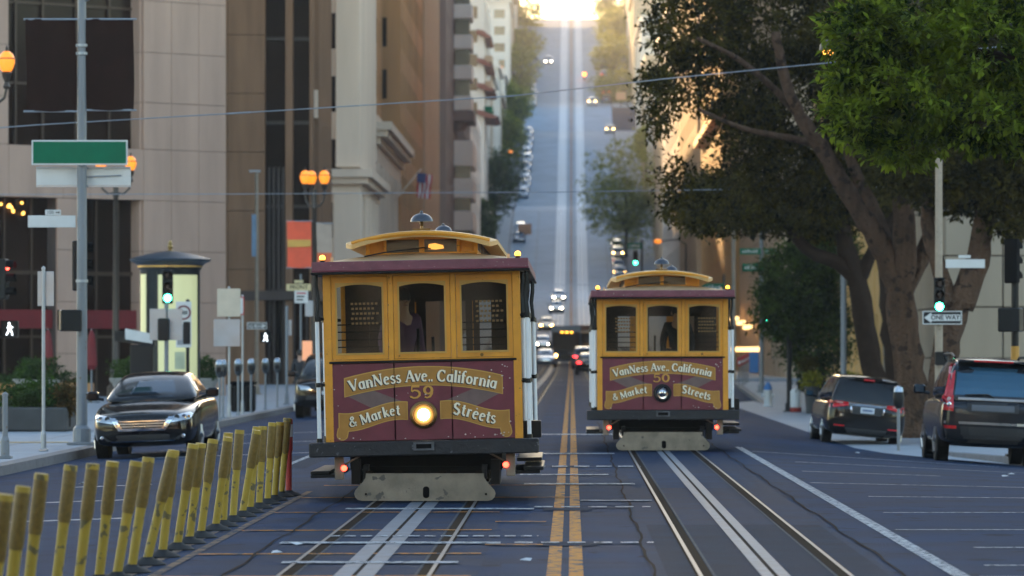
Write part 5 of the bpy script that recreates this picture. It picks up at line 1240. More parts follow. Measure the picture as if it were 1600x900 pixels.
def signal(label, X, Y, Z, rz, lit=2, sc_=1.0, plate=False, group=None, m=None):
    """three-light head, centre at Z, facing -Y before rz; lit 0 red 1 amber 2 green"""
    r = T('traffic_light', label, 'traffic light', (X, Y, Z), rz, group); m = m or BLACK
    MB().bev(-.17*sc_, .17*sc_, -.02, .18*sc_, -.54*sc_, .54*sc_, .02).build('housing', m, r)
    if plate: MB().bev(-.26*sc_, .26*sc_, .0, .02, -.64*sc_, .64*sc_, .004).build('backplate', BLACKM, r)
    for k in range(3):
        z = (.36-.36*k)*sc_
        on = k == lit
        lm = (REDS, AMBER, GREENL)[k] if on else LENSO
        MB().lathe([(.125*sc_,-.02),(.11*sc_,-.045),(.04*sc_,-.055)], 16, (0,0,z), 'y').build('lens', lm, r, True)
        n = 10; A = [(.145*sc_*math.cos(rad(-25+230*i/n)), z+.145*sc_*math.sin(rad(-25+230*i/n))) for i in range(n+1)]; Bb = [(.135*sc_*math.cos(rad(-25+230*i/n)), z+.135*sc_*math.sin(rad(-25+230*i/n))) for i in range(n+1)]
        MB().strip(A, Bb, -.24*sc_, -.02).build('visor', BLACKM, r)
    return r
def walk(label, X, Y, Z, rz, sc_=1.0):
    r = T('walk_signal', label, 'walk signal', (X, Y, Z), rz)
    MB().bev(-.22*sc_, .22*sc_, -.02, .2*sc_, -.22*sc_, .22*sc_, .02).build('housing', BLACK, r)
    MB().strip([(-.22*sc_,-.2*sc_),(-.22*sc_,.22*sc_),(.22*sc_,.22*sc_),(.22*sc_,-.2*sc_)], [(-.2*sc_,-.2*sc_),(-.2*sc_,.2*sc_),(.2*sc_,.2*sc_),(.2*sc_,-.2*sc_)], -.14*sc_, -.02).build('visor', BLACKM, r)
    f = MB()
    def bar(p, w_): 
        (x0,z0),(x1,z1) = p; dx, dz = x1-x0, z1-z0; l = math.hypot(dx, dz); nx, nz = -dz/l*w_, dx/l*w_
        f.prism([((x0+nx)*sc_,(z0+nz)*sc_),((x1+nx)*sc_,(z1+nz)*sc_),((x1-nx)*sc_,(z1-nz)*sc_),((x0-nx)*sc_,(z0-nz)*sc_)], -.034, -.022)
    f.lathe([(.030*sc_,-.022),(.030*sc_,-.034)], 10, (-.01*sc_,0,.145*sc_), 'y')
    for p, w_ in ((((0,.10),(.005,-.01)), .032), (((0,.0),(.06,-.08)), .018), (((.06,-.08),(.075,-.17)), .016), (((0,.0),(-.04,-.08)), .018), (((-.04,-.08),(-.085,-.16)), .016), (((0,.09),(-.065,.02)), .014), (((0,.09),(.05,.03)), .014), (((.05,.03),(.09,.05)), .012)): bar(p, w_)
    f.build('walking_figure', WALKL, r); return r
def one_way(label, X, Y, Z, wd, flip, rz=0):
    r = T('one_way_sign', label, 'sign', (X, Y, Z), rz); hh = wd*.34; s = -1 if flip else 1
    MB().bev(-wd/2, wd/2, -.01, .01, -hh/2, hh/2, .004).build('panel', BLACK, r)
    MB().strip([(-wd/2,-hh/2),(wd/2,-hh/2),(wd/2,hh/2),(-wd/2,hh/2),(-wd/2,-hh/2)], [(-wd/2+.02,-hh/2+.02),(wd/2-.02,-hh/2+.02),(wd/2-.02,hh/2-.02),(-wd/2+.02,hh/2-.02),(-wd/2+.02,-hh/2+.02)], -.014, -.008).build('border', SIGNW, r)
    a = wd/2-.035; bb = hh*.24; c = hh*.40
    P = [(s*a, 0), (s*(a-hh*.55), c), (s*(a-hh*.55), bb), (-s*a, bb), (-s*a, -bb), (s*(a-hh*.55), -bb), (s*(a-hh*.55), -c)]
    MB().prism(P, -.016, -.011).build('arrow', SIGNW, r)
    text_mesh('ONE WAY', hh*.46, 'lettering', BLACK, r, (-s*hh*.22, -.0175, 0), ext=.001, offset=.004)
    return r
def acorn(par, x, y, z, k=1.0):
    """lit acorn globe hanging round (x,y,z) = its base"""
    gl = MB().lathe([(.10*k, 0), (.15*k, .06*k), (.195*k, .20*k), (.20*k, .30*k)], 18, (x, y, z)).build('globe', LAMPL, par, 2)
    MB().ball((x, y-.0, z+.17*k), .085*k, 8).build('flame', LAMPC, gl, True)
    MB().lathe([(.205*k,.30*k),(.205*k,.33*k)], 18, (x, y, z)).build('ring', DARKPOLE, gl)
    MB().lathe([(.19*k,.33*k),(.15*k,.42*k),(.07*k,.49*k)], 18, (x, y, z)).build('globe_top', LAMPL, gl, 2)
    MB().lathe([(.05*k,.49*k),(.03*k,.54*k),(.035*k,.57*k),(.004,.64*k)], 10, (x, y, z)).build('finial', DARKPOLE, gl)
    MB().lathe([(.06*k,-.42*k),(.09*k,-.36*k),(.05*k,-.25*k),(.10*k,-.15*k),(.13*k,-.03*k),(.10*k,0)], 14, (x, y, z)).build('holder', DARKPOLE, gl, 2)
def lamp_post(label, X, Y, zl, heads, k, z0=None, group='ornate street lamps'):
    z0 = hp(-1, Y) if z0 is None else z0
    r = T('street_lamp', label, 'street lamp', (X, Y, z0), 0, group); H = zl-z0
    MB().lathe([(.30,0),(.30,.5),(.2,.6),(.2,1.1),(.13,1.25),(.11,3),(.085,H-.9),(.12,H-.85),(.09,H-.75),(.09,H-.2)], 14).build('post', DARKPOLE, r, 2)
    for dx, dy, dz in heads:
        if abs(dx)+abs(dy) > .01: MB().tube([(0,0,H-.75), (dx*.5,dy*.5,H-.80+dz), (dx*.9,dy*.9,H-.62+dz), (dx,dy,H-.38*k+dz)], .035, 8).build('arm', DARKPOLE, r)
        acorn(r, dx, dy, H+dz, k)
    return r
def banner(label, X, Y, Z, wd, ht, m, stripes=None, cat='banner', group=None):
    r = T('street_banner', label, cat, (X, Y, Z), 0, group); mb = MB(); n, q = 10, 12
    for j in range(q+1):
        for i in range(n+1):
            u, v = i/n, j/q; fold = .02*math.sin(u*17)*(max(0, v-.8)+max(0, .15-v))*4
            mb.v.append((-wd/2+wd*u+.01*math.sin(v*5), -.03*math.sin(u*3+v*2)+fold, -ht/2+ht*v+.008*math.sin(u*9)))
    mb.f = [(j*(n+1)+i, j*(n+1)+i+1, (j+1)*(n+1)+i+1, (j+1)*(n+1)+i) for j in range(q) for i in range(n)]
    mb.build('cloth', m, r, True)
    for z in (-ht/2, ht/2): MB().tube([(-wd/2-.05,0,z), (wd/2+.05,0,z)], .02, 6).build('rod', ALU, r)
    if stripes:
        for v0, v1, mm in stripes: MB().prism([(-wd/2+.02, -ht/2+ht*v0), (wd/2-.02, -ht/2+ht*v0+.02), (wd/2-.02, -ht/2+ht*v1), (-wd/2+.02, -ht/2+ht*v1)], -.065, -.055).build('printed_band', mm, r)
    return r

# ---- main pole on the left corner with green sign, banners and side signals
Y = 78; X = PX(128, Y)
r = pole('signal_pole', 'tall grey signal pole carrying the blank green sign at left', X, Y, 8.8, .105, POLE, taper=.72)
MB().tube([(.03,0,8.15-hp(-1,Y)), (.5,0,8.45-hp(-1,Y)), (3.2,0,8.62-hp(-1,Y))], [.05,.045,.035], 8).build('mast_arm', POLE, r)
for z in (3.0, 5.2, 7.2, 7.35): MB().lathe([(.115,z),(.115,z+.05)], 12).build('clamp', ALU, r)
Z_ = lambda py: PZ(py, Y)
board('street_sign', 'large blank green sign with white border on the tall left pole', PX(126, Y), Y-.16, Z_(239), 1.77, .46, SIGNG, border=SIGNW)
b2 = board('blank_sign', 'white back of a wide sign just below the green one', PX(129, Y), Y+.16, Z_(276), 1.75, .37, SIGNW)
for z in (-.17, .17): MB().bev(-.875, .875, -.03, -.012, z-.02, z+.02, .003).build('edge_rail', ALU, b2)
MB().tube([(-.02,-.06,0), (.7,-.04,.03)], .014, 6).build('brace', ALU, b2)
CLOTH = mat('dark_banner_cloth', (.026,.013,.010), .85, var=.2, scale=2, spec=.1)
banner('dark brown cloth banner left of the tall signal pole', PX(80, Y), Y, Z_(102), .92, 1.70, CLOTH)
banner('dark brown cloth banner right of the tall signal pole', PX(170, Y), Y, Z_(101), .92, 1.68, CLOTH)
sb = board('blank_sign', 'blank white street name sign left of the tall pole', PX(81, Y), Y, Z_(346), .88, .22, SIGNW)
hb = board('block_number_sign', 'small 100 block number plate above the blank white sign', PX(83, Y), Y-.01, Z_(332), .29, .10, SIGNW)
text_mesh('100', .085, 'lettering', BLACK, hb, (-.05, -.014, 0), ext=.001); MB().prism([(.05,.008),(.10,.008),(.10,.022),(.13,0),(.10,-.022),(.10,-.008),(.05,-.008)], -.0165, -.013).build('arrow', BLACK, hb)
signal('black traffic light seen from its side on the tall left pole', PX(125, Y)+.0, Y+.22, Z_(415), rad(90), lit=9, sc_=.86, plate=True)
walk('black pedestrian signal box seen from behind on the tall left pole', PX(110, Y), Y-.16, Z_(501), rad(200), .9)
r = pole('sign_post', 'thin grey post with the back of a parking sign near the left kerb', PX(68, 73), 73, PZ(420, 73), .030, ALU); 
board('blank_sign', 'plain grey back of a rectangular sign on the thin left post', PX(71, 73), 73.05, PZ(451, 73), .28, .60, ALU)
r = pole('bollard', 'short grey metal bollard at the left edge of the kerb', PX(8, 68), 68, PZ(617, 68), .045, POLE)
# signals on a mast reaching in from the left
Y = 96
r = pole('signal_mast', 'black signal mast standing just outside the left edge', PX(-14, Y), Y, PZ(395, Y), .06, BLACK)
MB().tube([(0,0,PZ(407,Y)-r.location.z), (.25,0,PZ(405,Y)-r.location.z)], .02, 6).tube([(0,0,PZ(466,Y)-r.location.z), (.3,0,PZ(465,Y)-r.location.z)], .02, 6).build('bracket', BLACK, r)
signal('traffic light facing right at the left edge with a red glow', PX(10, Y), Y, PZ(436, Y), rad(78), lit=0, sc_=.85)
walk('lit walking man signal at the left edge', PX(16, Y), Y-.1, PZ(514, Y), 0, .86)
# ---- plaza: hedge planter, urns, closed umbrellas, benches of brown planters
Y = 90
r = T('hedge_planter', 'long stone planter with a clipped hedge at the left edge', 'planter', (PX(30, Y), Y+2, hp(-1, Y)))
PLST = mat('dark_planter_stone', (.06,.06,.06), .8, var=.2)
MB().bev(-3.2, .95, -1.5, 1.5, 0, .52, .04).build('planter_box', PLST, r)
leaves([((-1.1, 0, .72), (2.1, 1.4, .32), 300, 24, .10), ((.3, -.6, .72), (.65, .7, .32), 120, 24, .09)], .09, HEDGE, 'hedge', r, seed=21)
bh = T('flowering_shrub', 'small brownish shrub at the right end of the clipped hedge', 'shrub', (PX(100, Y), Y+1, hp(-1, Y)))
leaves([((0, 0, .72), (.28, .3, .32), 70, 20, .08)], .09, leafmat('leaf_brown', (.05,.035,.012), (.20,.12,.04)), 'foliage', bh, seed=22); limb([(0,0,.1),(0,0,.6)], .03, .02, 'stem', BARKD, bh)
URN = mat('urn_stone', (.34,.32,.29), .7, var=.12)
for i, (px, Y, lab) in enumerate(((46, 128, 'left one of two pale stone urn planters behind the hedge'), (66, 124, 'right one of two pale stone urn planters behind the hedge'), (196, 132, 'dark pot of greenery left of the advertising column'), (318, 132, 'pale urn of shrubs right of the advertising column'))):
    r = T('urn_planter', lab, 'planter', (PX(px, Y), Y, hp(-1, Y)), 0, 'urn planters on the plaza')
    MB().lathe([(.30,0),(.30,.10),(.22,.16),(.30,.45),(.42,.72),(.50,.80),(.52,.86),(.47,.88),(.43,.80)], 18).build('urn', URN, r, 2)
    leaves([((0,0,1.12), (.45,.45,.34), 60, 22, .10)], .12, HEDGE, 'plant', r, seed=30+i)
for i, (px, Y, lab) in enumerate(((75, 140, 'folded red parasol left of the tall signal pole'), (143, 140, 'folded red parasol right of the tall signal pole'))):
    r = T('folded_parasol', lab, 'parasol', (PX(px, Y), Y, hp(-1, Y)), 0, 'folded red parasols')
    MB().tube([(0,0,0),(0,0,2.45)], .03, 8).lathe([(.28,0),(.28,.06),(.05,.1)], 12).build('pole', POLE, r)
    MB().lathe([(.10,1.1),(.19,1.25),(.17,1.6),(.14,2.0),(.09,2.3),(.02,2.44)], 9).build('canopy', REDCL, r)
for i, (px, lab) in enumerate(((30, 'low brown planter under the dark left window'), (105, 'low brown planter below the right-hand red parasol'), (215, 'low brown planter left of the advertising column'))):
    r = T('low_planter', lab, 'planter', (PX(px, 145), 145, hp(-1, 145)), 0, 'low brown planters by the granite wall')
    MB().bev(-.9,.9,-.3,.3,0,.62,.03).build('box', BRICKB, r); leaves([((0,0,.75),(.85,.25,.22),60,20,.09)], .12, HEDGE, 'plant', r, seed=40+i)
# ---- advertising column
Y = 122; X = PX(266, Y)
r = T('advertising_column', 'round advertising column with dark domed roof and glowing pale poster', 'kiosk', (X, Y, hp(-1, Y)))
H = PZ(418, Y)-r.location.z
KGR = mat('kiosk_dark_green', (.018,.022,.022), .4); KROOF = mat('kiosk_roof', (.045,.062,.085), .4, metal=.3); GOLD = mat('gold_paint', (.45,.28,.08), .35, metal=.6)
POSTER = emit('lit_poster', (.86,.84,.42), .07, (.62,.62,.34))
MB().lathe([(.98,0),(.98,.35),(.86,.42),(.86,H-.1),(.92,H)], 32).build('drum', KGR, r, 2)
MB().lathe([(.95,H),(.95,H+.05)], 32).build('gold_band', GOLD, r)
MB().lathe([(.95,H+.05),(1.02,H+.12),(1.16,H+.18),(1.18,H+.24),(1.0,H+.30),(.6,H+.40),(.1,H+.48)], 32).build('roof', KROOF, r, 2)
MB().lathe([(.10,H+.48),(.05,H+.52),(.085,H+.60),(.05,H+.67),(.07,H+.70),(.004,H+.80)], 14).build('finial', GOLD, r, 2)
def curved(a0, a1, z0, z1, rr, m, name, th=.02):
    n = 14; A = [rad(a0+(a1-a0)*i/n) for i in range(n+1)]
    mb = MB()
    for t in A: mb.v += [(rr*math.sin(t), -rr*math.cos(t), z0), (rr*math.sin(t), -rr*math.cos(t), z1)]
    mb.f = [(2*i, 2*i+2, 2*i+3, 2*i+1) for i in range(n)]; return mb.build(name, m, r, True)
curved(-18, 68, .45, H-.22, .875, POSTER, 'poster'); curved(-72, -46, 1.9, H-.2, .875, POSTER, 'side_poster')
for a in (-20, -44, 70, -74): curved(a-1.5, a+1.5, .42, H-.12, .89, KGR, 'frame_bar')
curved(14, 34, 1.2, 1.7, .88, mat('poster_print', (.50,.53,.36), .6), 'poster_print')
hood = T('toilet_map_stand', 'dark information stand with sloping pale panel left of the advertising column', 'map stand', (PX(222, 117), 117, hp(-1, 117)))
MB().bev(-.32,.32,-.2,.2,0,1.9,.03).build('stand', BLACK, hood); MB().prism([(-.75,2.0),(.35,1.85),(.35,2.15),(-.75,2.3)], -.15, .2).build('panel_hood', BLACK, hood); MB().prism([(-.45,2.05),(.30,1.93),(.30,2.2),(-.45,2.35)], -.17, -.14).build('panel', SIGNW, hood)
# round sign panel right of the green signal
Y = 114
r = T('round_emblem_sign', 'sign panel with dark red ring beside the advertising column', 'sign', (PX(287, Y), Y, PZ(507, Y)))
MB().bev(-.21,.21,-.02,.02,-.62,.62,.01).build('panel', SIGNW, r)
MB().strip([(.20*math.cos(t), .32+.20*math.sin(t)) for t in [rad(15*k) for k in range(25)]], [(.15*math.cos(t), .32+.15*math.sin(t)) for t in [rad(15*k) for k in range(25)]], -.03, -.018).build('ring', mat('dark_red_print', (.16,.02,.03), .5), r)
for i in range(4): MB().box(-.1+.055*i, -.065+.055*i, -.028, -.019, .27, .37).build('print_bar', BLACK, r)
MB().box(-.17,.17,-.026,-.019,-.55,.0).build('print_block', mat('grey_print', (.25,.26,.28), .5), r)
pole('sign_post', 'black post carrying the dark red ring sign', PX(293, Y), Y+.06, PZ(470, Y), .05, BLACK)
# small signal in front of the column
Y = 105; X = PX(260, Y)
r = pole('signal_post', 'slim signal post standing in front of the advertising column', X, Y, PZ(475, Y), .055, POLE)
signal('traffic light lit green before the advertising column', PX(262, Y), Y-.02, PZ(448, Y), rad(4), 2, .78)
board('blank_sign', 'grey sign back left of the slim signal post', PX(247, Y), Y-.08, PZ(507, Y), .40, .78, ALU)
board('blank_sign', 'grey sign back right of the slim signal post', PX(274, Y), Y-.08, PZ(507, Y), .36, .78, ALU)
MB().bev(-.14,.14,-.12,.12,-.28,.28,.03).build('control_box', BLACK, r).location = (PX(257, Y)-r.location.x, -.22, PZ(515, Y)-r.location.z)
walkb = signal('dark signal head turned away beside the ring sign', PX(292, 112), 112, PZ(520, 112), rad(180), 9, .55)
# ---- parking meters
METERH = mat('meter_head_grey', (.07,.08,.09), .35, metal=.5); METERD = mat('meter_dome', (.36,.42,.50), .12, metal=.5, coat=.5)
def meter(label, X, Y, z0, red=False, H=1.42):
    r = T('parking_meter', label, 'parking meter', (X, Y, z0), 0, 'parking meters along the kerb')
    MB().tube([(0,0,0),(0,0,H-.35)], .032, 10).lathe([(.07,0),(.06,.04)], 10).build('post', POLE, r, 2)
    MB().lathe([(.04,H-.36),(.095,H-.28),(.115,H-.16),(.11,H-.04),(.10,H-.03)], 14).build('head', METERH if not red else RPOST, r, 2)
    MB().lathe([(.10,H-.03),(.095,H+.03),(.06,H+.08),(.01,H+.095)], 14).build('dome', METERD if not red else RPOST, r, 2)
    MB().bev(-.06,.06,-.122,-.10,H-.24,H-.10,.006).build('face_plate', BLACK if not red else SIGNW, r)
for i, Y in enumerate((106, 108.5, 113.4, 118, 123.5, 128.5)):
    meter(['grey parking meter just behind the black sedan', 'grey parking meter before the tall pale sign back', 'third grey parking meter from the black sedan', 'fourth grey parking meter from the black sedan', 'grey parking meter second from the far end of the left row', 'farthest grey parking meter of the left row'][i], -8.95+(.12 if i == 0 else 0), Y, hp(-1, Y))
bpost = pole('sign_post', 'thin post with two pale sign backs among the parking meters', PX(358, 109), 109, PZ(450, 109), .03, ALU)
board('blank_sign', 'cream upper sign back among the parking meters', PX(358, 109), 108.9, PZ(473, 109), .60, .72, SIGNY if False else mat('cream_back', (.60,.50,.38), .5))
board('blank_sign', 'grey blue lower sign back among the parking meters', PX(355, 109), 108.9, PZ(520, 109), .68, .70, ALU)
pole('sign_post', 'thin post with a small red plate beside the pale sign backs', PX(379, 116), 116, PZ(463, 116), .03, ALU)
board('plate_sign', 'small red and white plate on top of the thin post', PX(378, 116), 115.9, PZ(478, 116), .14, .50, SIGNW, border=SIGNR)
one_way('dark one way arrow sign pointing right on the left pavement', PX(402, 128), 127.9, PZ(509, 128), .60, False)
Y = 166
r = pole('street_pole', 'tall tan pole with a blue banner strip before the brown tower', PX(401, Y), Y, PZ(270, Y), .085, TANPOLE, taper=.8)
MB().bev(-.30,.15,-.1,.1,-.04,.06,.02).build('lamp_head', ALU, r).location = (0, 0, PZ(268, Y)-r.location.z)
board('blue_banner', 'narrow pale blue banner strip on the tall tan pole', PX(397, Y), Y-.1, PZ(368, Y), .17, 1.65, mat('pale_blue_cloth', (.22,.34,.48), .7), cat='banner')
walk('lit walking man signal beyond the parking meters', PX(415, 130), 130, PZ(527, 130), 0, .75)
pole('sign_post', 'thin pale post beyond the last parking meter', PX(448, 135), 135, PZ(480, 135), .045, POLE)
board('blank_sign', 'narrow grey sign back on the thin pale post', PX(452, 135), 135.1, PZ(512, 135), .14, .50, ALU)
Y = 120
r = T('litter_bin', 'dark ribbed litter bin behind the parking meters', 'bin', (PX(380, Y), Y, hp(-1, Y)))
MB().bev(-.34,.34,-.34,.34,0,.78,.05).build('bin_body', BLACK, r); MB().bev(-.37,.37,-.37,.37,.78,.86,.02).build('bin_lid', BLACKM, r)
for i in range(6): MB().box(-.3+i*.11, -.26+i*.11, -.36, -.335, .08, .74).build('rib', BLACKM, r)
Y = 150
lamp_post('triple globe street lamp with orange banner left of cable car 59', PX(491, Y), Y, PZ(287, Y), [(-.32,0,0),(.36,0,0),(-.12,.3,0)], .95)
bn = banner('orange red banner with yellow band on the triple lamp post', PX(468, Y), Y-.1, PZ(382, Y), .86, 1.66, mat('orange_cloth', (.82,.11,.045), .7, var=.1), [(.44,.60,mat('yellow_band', (.68,.38,.08), .7))])
banner('half hidden orange and pale banner right of the triple lamp post', PX(507, Y), Y-.05, PZ(384, Y), .55, 1.6, mat('pale_cloth', (.42,.32,.25), .7), [(.0,.34,mat('orange_cloth_low', (.80,.16,.05), .7))])
Y = 142
lamp_post('twin globe street lamp partly behind the blank green sign', PX(181, Y), Y, PZ(266, Y), [(.50,0,0),(-.50,0,0)], .95)
Y = 100
lamp_post('globe street lamp hanging in at the left edge', PX(-26, Y), Y, PZ(112, Y), [(.55,0,0),(-.55,0,0)], .98)
Y = 144
pole('sign_post', 'thin post carrying the cream FRONT street sign', PX(470, Y), Y, PZ(430, Y), .035, POLE)
r = board('street_name_sign', 'cream FRONT street name sign left of cable car 59', PX(467, Y), Y-.08, PZ(449, Y), .84, .23, SIGNY); text_mesh('FRONT', .19, 'lettering', BLACK, r, (0, -.014, 0), ext=.001, offset=.003)
board('plate_sign', 'small pale plate above the FRONT sign', PX(467, Y), Y-.08, PZ(440, Y), .30, .10, SIGNY)
r = board('notice_sign', 'pale notice with red print below the FRONT sign', PX(471, Y), Y-.08, PZ(464, Y), .46, .42, SIGNW)
for k in range(3): MB().box(-.16, .16-.05*k, -.016, -.0125, .10-.11*k, .15-.11*k).build('print_line', SIGNR if k == 0 else BLACK, r)
board('blank_sign', 'grey sign back beside the triple lamp post', PX(483, 148), 148, PZ(482, 148), .28, .55, ALU)
r = T('lit_notice', 'small glowing orange notice above the parked black car', 'sign', (PX(480, 138), 138, PZ(548, 138))); MB().bev(-.16,.16,-.03,.03,-.32,.32,.01).build('panel', emit('notice_glow', (1.0,.40,.16), .16, (.6,.3,.2)), r)
# flag on a slanting pole
Y = 296
r = T('flag', 'american flag hanging from a slanting pole beside the tan tower', 'flag', at(652, 268, Y))
MB().tube([(.3,0,.2), (-1.9,0,-2.4)], .06, 8).build('flag_pole', CREAM, r)
FR, FW, FB = mat('flag_red', (.45,.03,.035), .7), mat('flag_white', (.65,.62,.60), .7), mat('flag_blue', (.03,.045,.16), .7)
for k in range(7):
    mb = MB(); n = 8
    for j in range(n+1):
        z = -.1-1.7*j/n; mb.v += [(.10+.14*k-.05*j/n*4+.03*math.sin(j+k), .08*math.sin(k*1.1), z-.1*k*.2), (.10+.14*(k+1)-.05*j/n*4+.03*math.sin(j+k+1), .08*math.sin((k+1)*1.1), z-.1*(k+1)*.2)]
    mb.f = [(2*j, 2*j+1, 2*j+3, 2*j+2) for j in range(n)]; mb.build('flag_stripe', FR if k % 2 == 0 else FW, r)
MB().prism([(.0,-.1),(.62,-.15),(.58,-.8),(-.02,-.75)], -.16, -.12).build('flag_canton', FB, r)

# ---- overhead wires
def wire(label, P, rr):
    pts = [Vector(p) for p in P]; Q = []
    for i in range(len(pts)-1):
        for k in range(8):
            t = k/8; q = pts[i].lerp(pts[i+1], t); Q.append(q)
    Q.append(pts[-1]); o = MB().tube(Q, rr, 6).build('overhead_wire', ALU); tag(o, label, 'wire', 'overhead wires'); return o
wire('upper overhead wire rising from left to the tree on the right', [at(-60, 204, 80), at(60, 195, 80), at(400, 175, 80), at(800, 150, 80), at(1050, 122, 80), at(1285, 99, 80), at(1700, 60, 80)], .012)
t = MB().tube([at(355, 177.8, 80), at(392, 175.5, 80)], .018, 6).build('wire_tensioner', ALU); tag(t, 'pale tensioner on the upper overhead wire', 'tensioner')
wire('lower overhead wire running level above the cable cars', [at(-60, 304, 118), at(400, 303, 118), at(880, 300, 118), at(1395, 292, 118), at(1700, 286, 118)], .012)

# ---- right pavement furniture
Y = 97; X = PX(1467, Y)
r = pole('signal_pole', 'tan signal pole with green light and one way sign on the right', X, Y, PZ(235, Y), .095, TANPOLE, side=1, taper=.85)
signal('traffic light lit green above the one way sign', X, Y-.16, PZ(461, Y), rad(-2), 2, .74)
one_way('white one way arrow pointing left under the green light', PX(1471, Y), Y-.2, PZ(496.5, Y), .90, True)
walk('dark pedestrian signal below the one way sign', PX(1472, Y), Y-.12, PZ(560, Y), rad(160), .7)
board('blank_sign', 'blank white street name sign on the tan pole at right', PX(1508, Y), Y-.02, PZ(412, Y), .90, .20, SIGNW)
board('plate_sign', 'small pale plate above the blank white sign at right', PX(1507, Y), Y-.02, PZ(401, Y), .28, .07, SIGNW)
Y = 82; X = PX(1586, Y)
r = pole('signal_post', 'black signal post with yellow foot at the right edge', X, Y, PZ(440, Y), .075, BLACK, side=1)
MB().lathe([(.083,0),(.083,PZ(561,Y)+.25-r.location.z)], 14).build('yellow_sleeve', mat('sleeve_yellow', (.50,.24,.03), .5), r)
MB().lathe([(.086,.9),(.086,1.15)], 14).build('dark_notice', BRDK, r)
signal('dark traffic light turned away at the right edge', PX(1583, Y), Y-.05, PZ(408, Y), rad(150), 9, .80, m=BLACKM)
walk('dark pedestrian signal box at the right edge', PX(1581, Y), Y-.15, PZ(500, Y), rad(150), 1.05)
for i, (px, Y, lab) in enumerate(((1404, 92, 'twin headed dark parking meter right of the black minivan'),)):
    r = T('parking_meter', lab, 'parking meter', (PX(px, Y), Y, hp(1, Y)), 0, 'parking meters along the kerb')
    MB().tube([(0,0,0),(0,0,.95)], .035, 8).build('post', POLE, r)
    for k, s in enumerate((-.0, )):
        MB().lathe([(.05,.92),(.11,1.0),(.12,1.18),(.10,1.28)], 12, (s,0,0)).build('head', BLACK, r, 2); MB().lathe([(.11,1.28),(.09,1.38),(.01,1.42)], 12, (s,0,0)).build('dome', METERD, r, 2)
for i, px in enumerate((1150, 1157, 1163, 1169, 1175)):
    Y = 196+2.2*i; meter('red headed parking meter, %s from the left in its cluster' % ORD[i], PX(px, 200), Y, hp(1, Y), True, 1.35)
Y = 165
r = T('fire_hydrant', 'white fire hydrant with blue top on the right pavement', 'hydrant', (PX(1200, Y), Y, hp(1, Y)))
MB().lathe([(.20,0),(.20,.06),(.15,.10),(.15,.55),(.19,.58),(.19,.64),(.15,.66)], 14).lathe([(.07,-.25),(.07,.25)], 10, (0,0,.45), 'x').build('barrel', SIGNW, r, 2); MB().lathe([(.17,.66),(.15,.80),(.07,.90),(.05,.96)], 14).build('bonnet', SIGNB, r, 2)
Y = 150
r = T('hydrant_post', 'short white post with orange foot right of the hydrant', 'post', (PX(1243, Y), Y, hp(1, Y)))
MB().lathe([(.19,.18),(.19,.75),(.12,.84),(.02,.86)], 14).build('white_body', SIGNW, r, 2); MB().lathe([(.21,0),(.21,.18)], 14).build('orange_foot', PAINTR, r)
pole('lamp_pole', 'dark pole right of the white hydrant', PX(1235, 150), 150.8, PZ(520, 150), .09, BLACK, side=1)
r = T('topiary', 'dark clipped topiary with two balls beside the fence', 'shrub', (PX(1263, 148), 148, hp(1, 148)))
limb([(0,0,0),(0,0,2.0)], .04, .03, 'stem', BARKD, r); leaves([((0,0,1.0),(.36,.36,.30),60,20,.08),((0,0,1.75),(.30,.30,.26),50,20,.08)], .10, LEAFD, 'foliage', r, seed=50)
Y = 150
r = T('iron_fence', 'black iron railing behind the minivan on the right pavement', 'fence', (PX(1270, Y), Y, hp(1, Y)))
for z in (.2, 1.25): MB().box(0, 2.6, -.02, .02, z, z+.05).build('rail', BLACK, r)
pm = MB().box(-.015,.015,-.015,.015,0,1.4).mesh('baluster', BLACK)
for i in range(14): link('baluster', pm, r, loc=(i*.2, 0, 0))
for i, (px, lab, m_) in enumerate(((1268, 'yellow flower pot at the railing left of the minivan roof', 0), (1330, 'left yellow green plant above the minivan roof', 1), (1372, 'right yellow green plant above the minivan roof', 2))):
    Y = 146; r = T('flower_pot', lab, 'planter', (PX(px, Y), Y, hp(1, Y)), 0, 'potted plants by the railing')
    MB().lathe([(.18,0),(.26,.9),(.28,.95),(.24,.95)], 12).build('pot', PLST, r, 2); leaves([((0,0,1.2),(.28,.28,.24),40,20,.07)], .10, leafmat('leaf_yellow', (.12,.12,.01), (.42,.38,.03)) if i == 0 else MT['leaf_yellow'], 'plant', r, seed=60+i)
# poles and green overhead signs further on
Y = 140; pole('street_pole', 'blue grey pole carrying a green sign behind the leaning tree', PX(1318, Y), Y, PZ(300, Y), .10, POLE, side=1)
board('green_street_sign', 'green street sign at the blue grey pole among the branches', PX(1290, Y), Y-.12, PZ(353, Y), .85, .32, SIGNG)
def scribble(r, wd, ht, n):
    for i in range(n):
        x = -wd*.38+wd*.76*i/n; MB().box(x, x+wd*.5/n, -.018, -.0125, -ht*.2, ht*(.1+.18*((i*7) % 3)/2)).build('sign_print', SIGNW, r)
Y = 190; pole('street_pole', 'tall pole with the far green traffic light right of cable car 50', PX(1190, Y), Y, PZ(300, Y), .10, POLE, side=1)
for px, py, wd, ht, lab in ((1172, 393, .95, .28, 'upper left green street sign right of cable car 50'), (1205, 393, .62, .26, 'upper right green street sign right of cable car 50'), (1176, 418, .95, .36, 'lower wide green street sign right of cable car 50')):
    r = board('green_street_sign', lab, PX(px, Y), Y-.14, PZ(py, Y), wd, ht, SIGNG); scribble(r, wd, ht, 6)
signal('small distant green traffic light right of cable car 50', PX(1197, Y), Y-.14, PZ(489, Y), 0, 2, .95)
r = board('blue_sign', 'small blue sign under the far green light', PX(1178, Y), Y, PZ(566, Y), .42, .95, SIGNB)
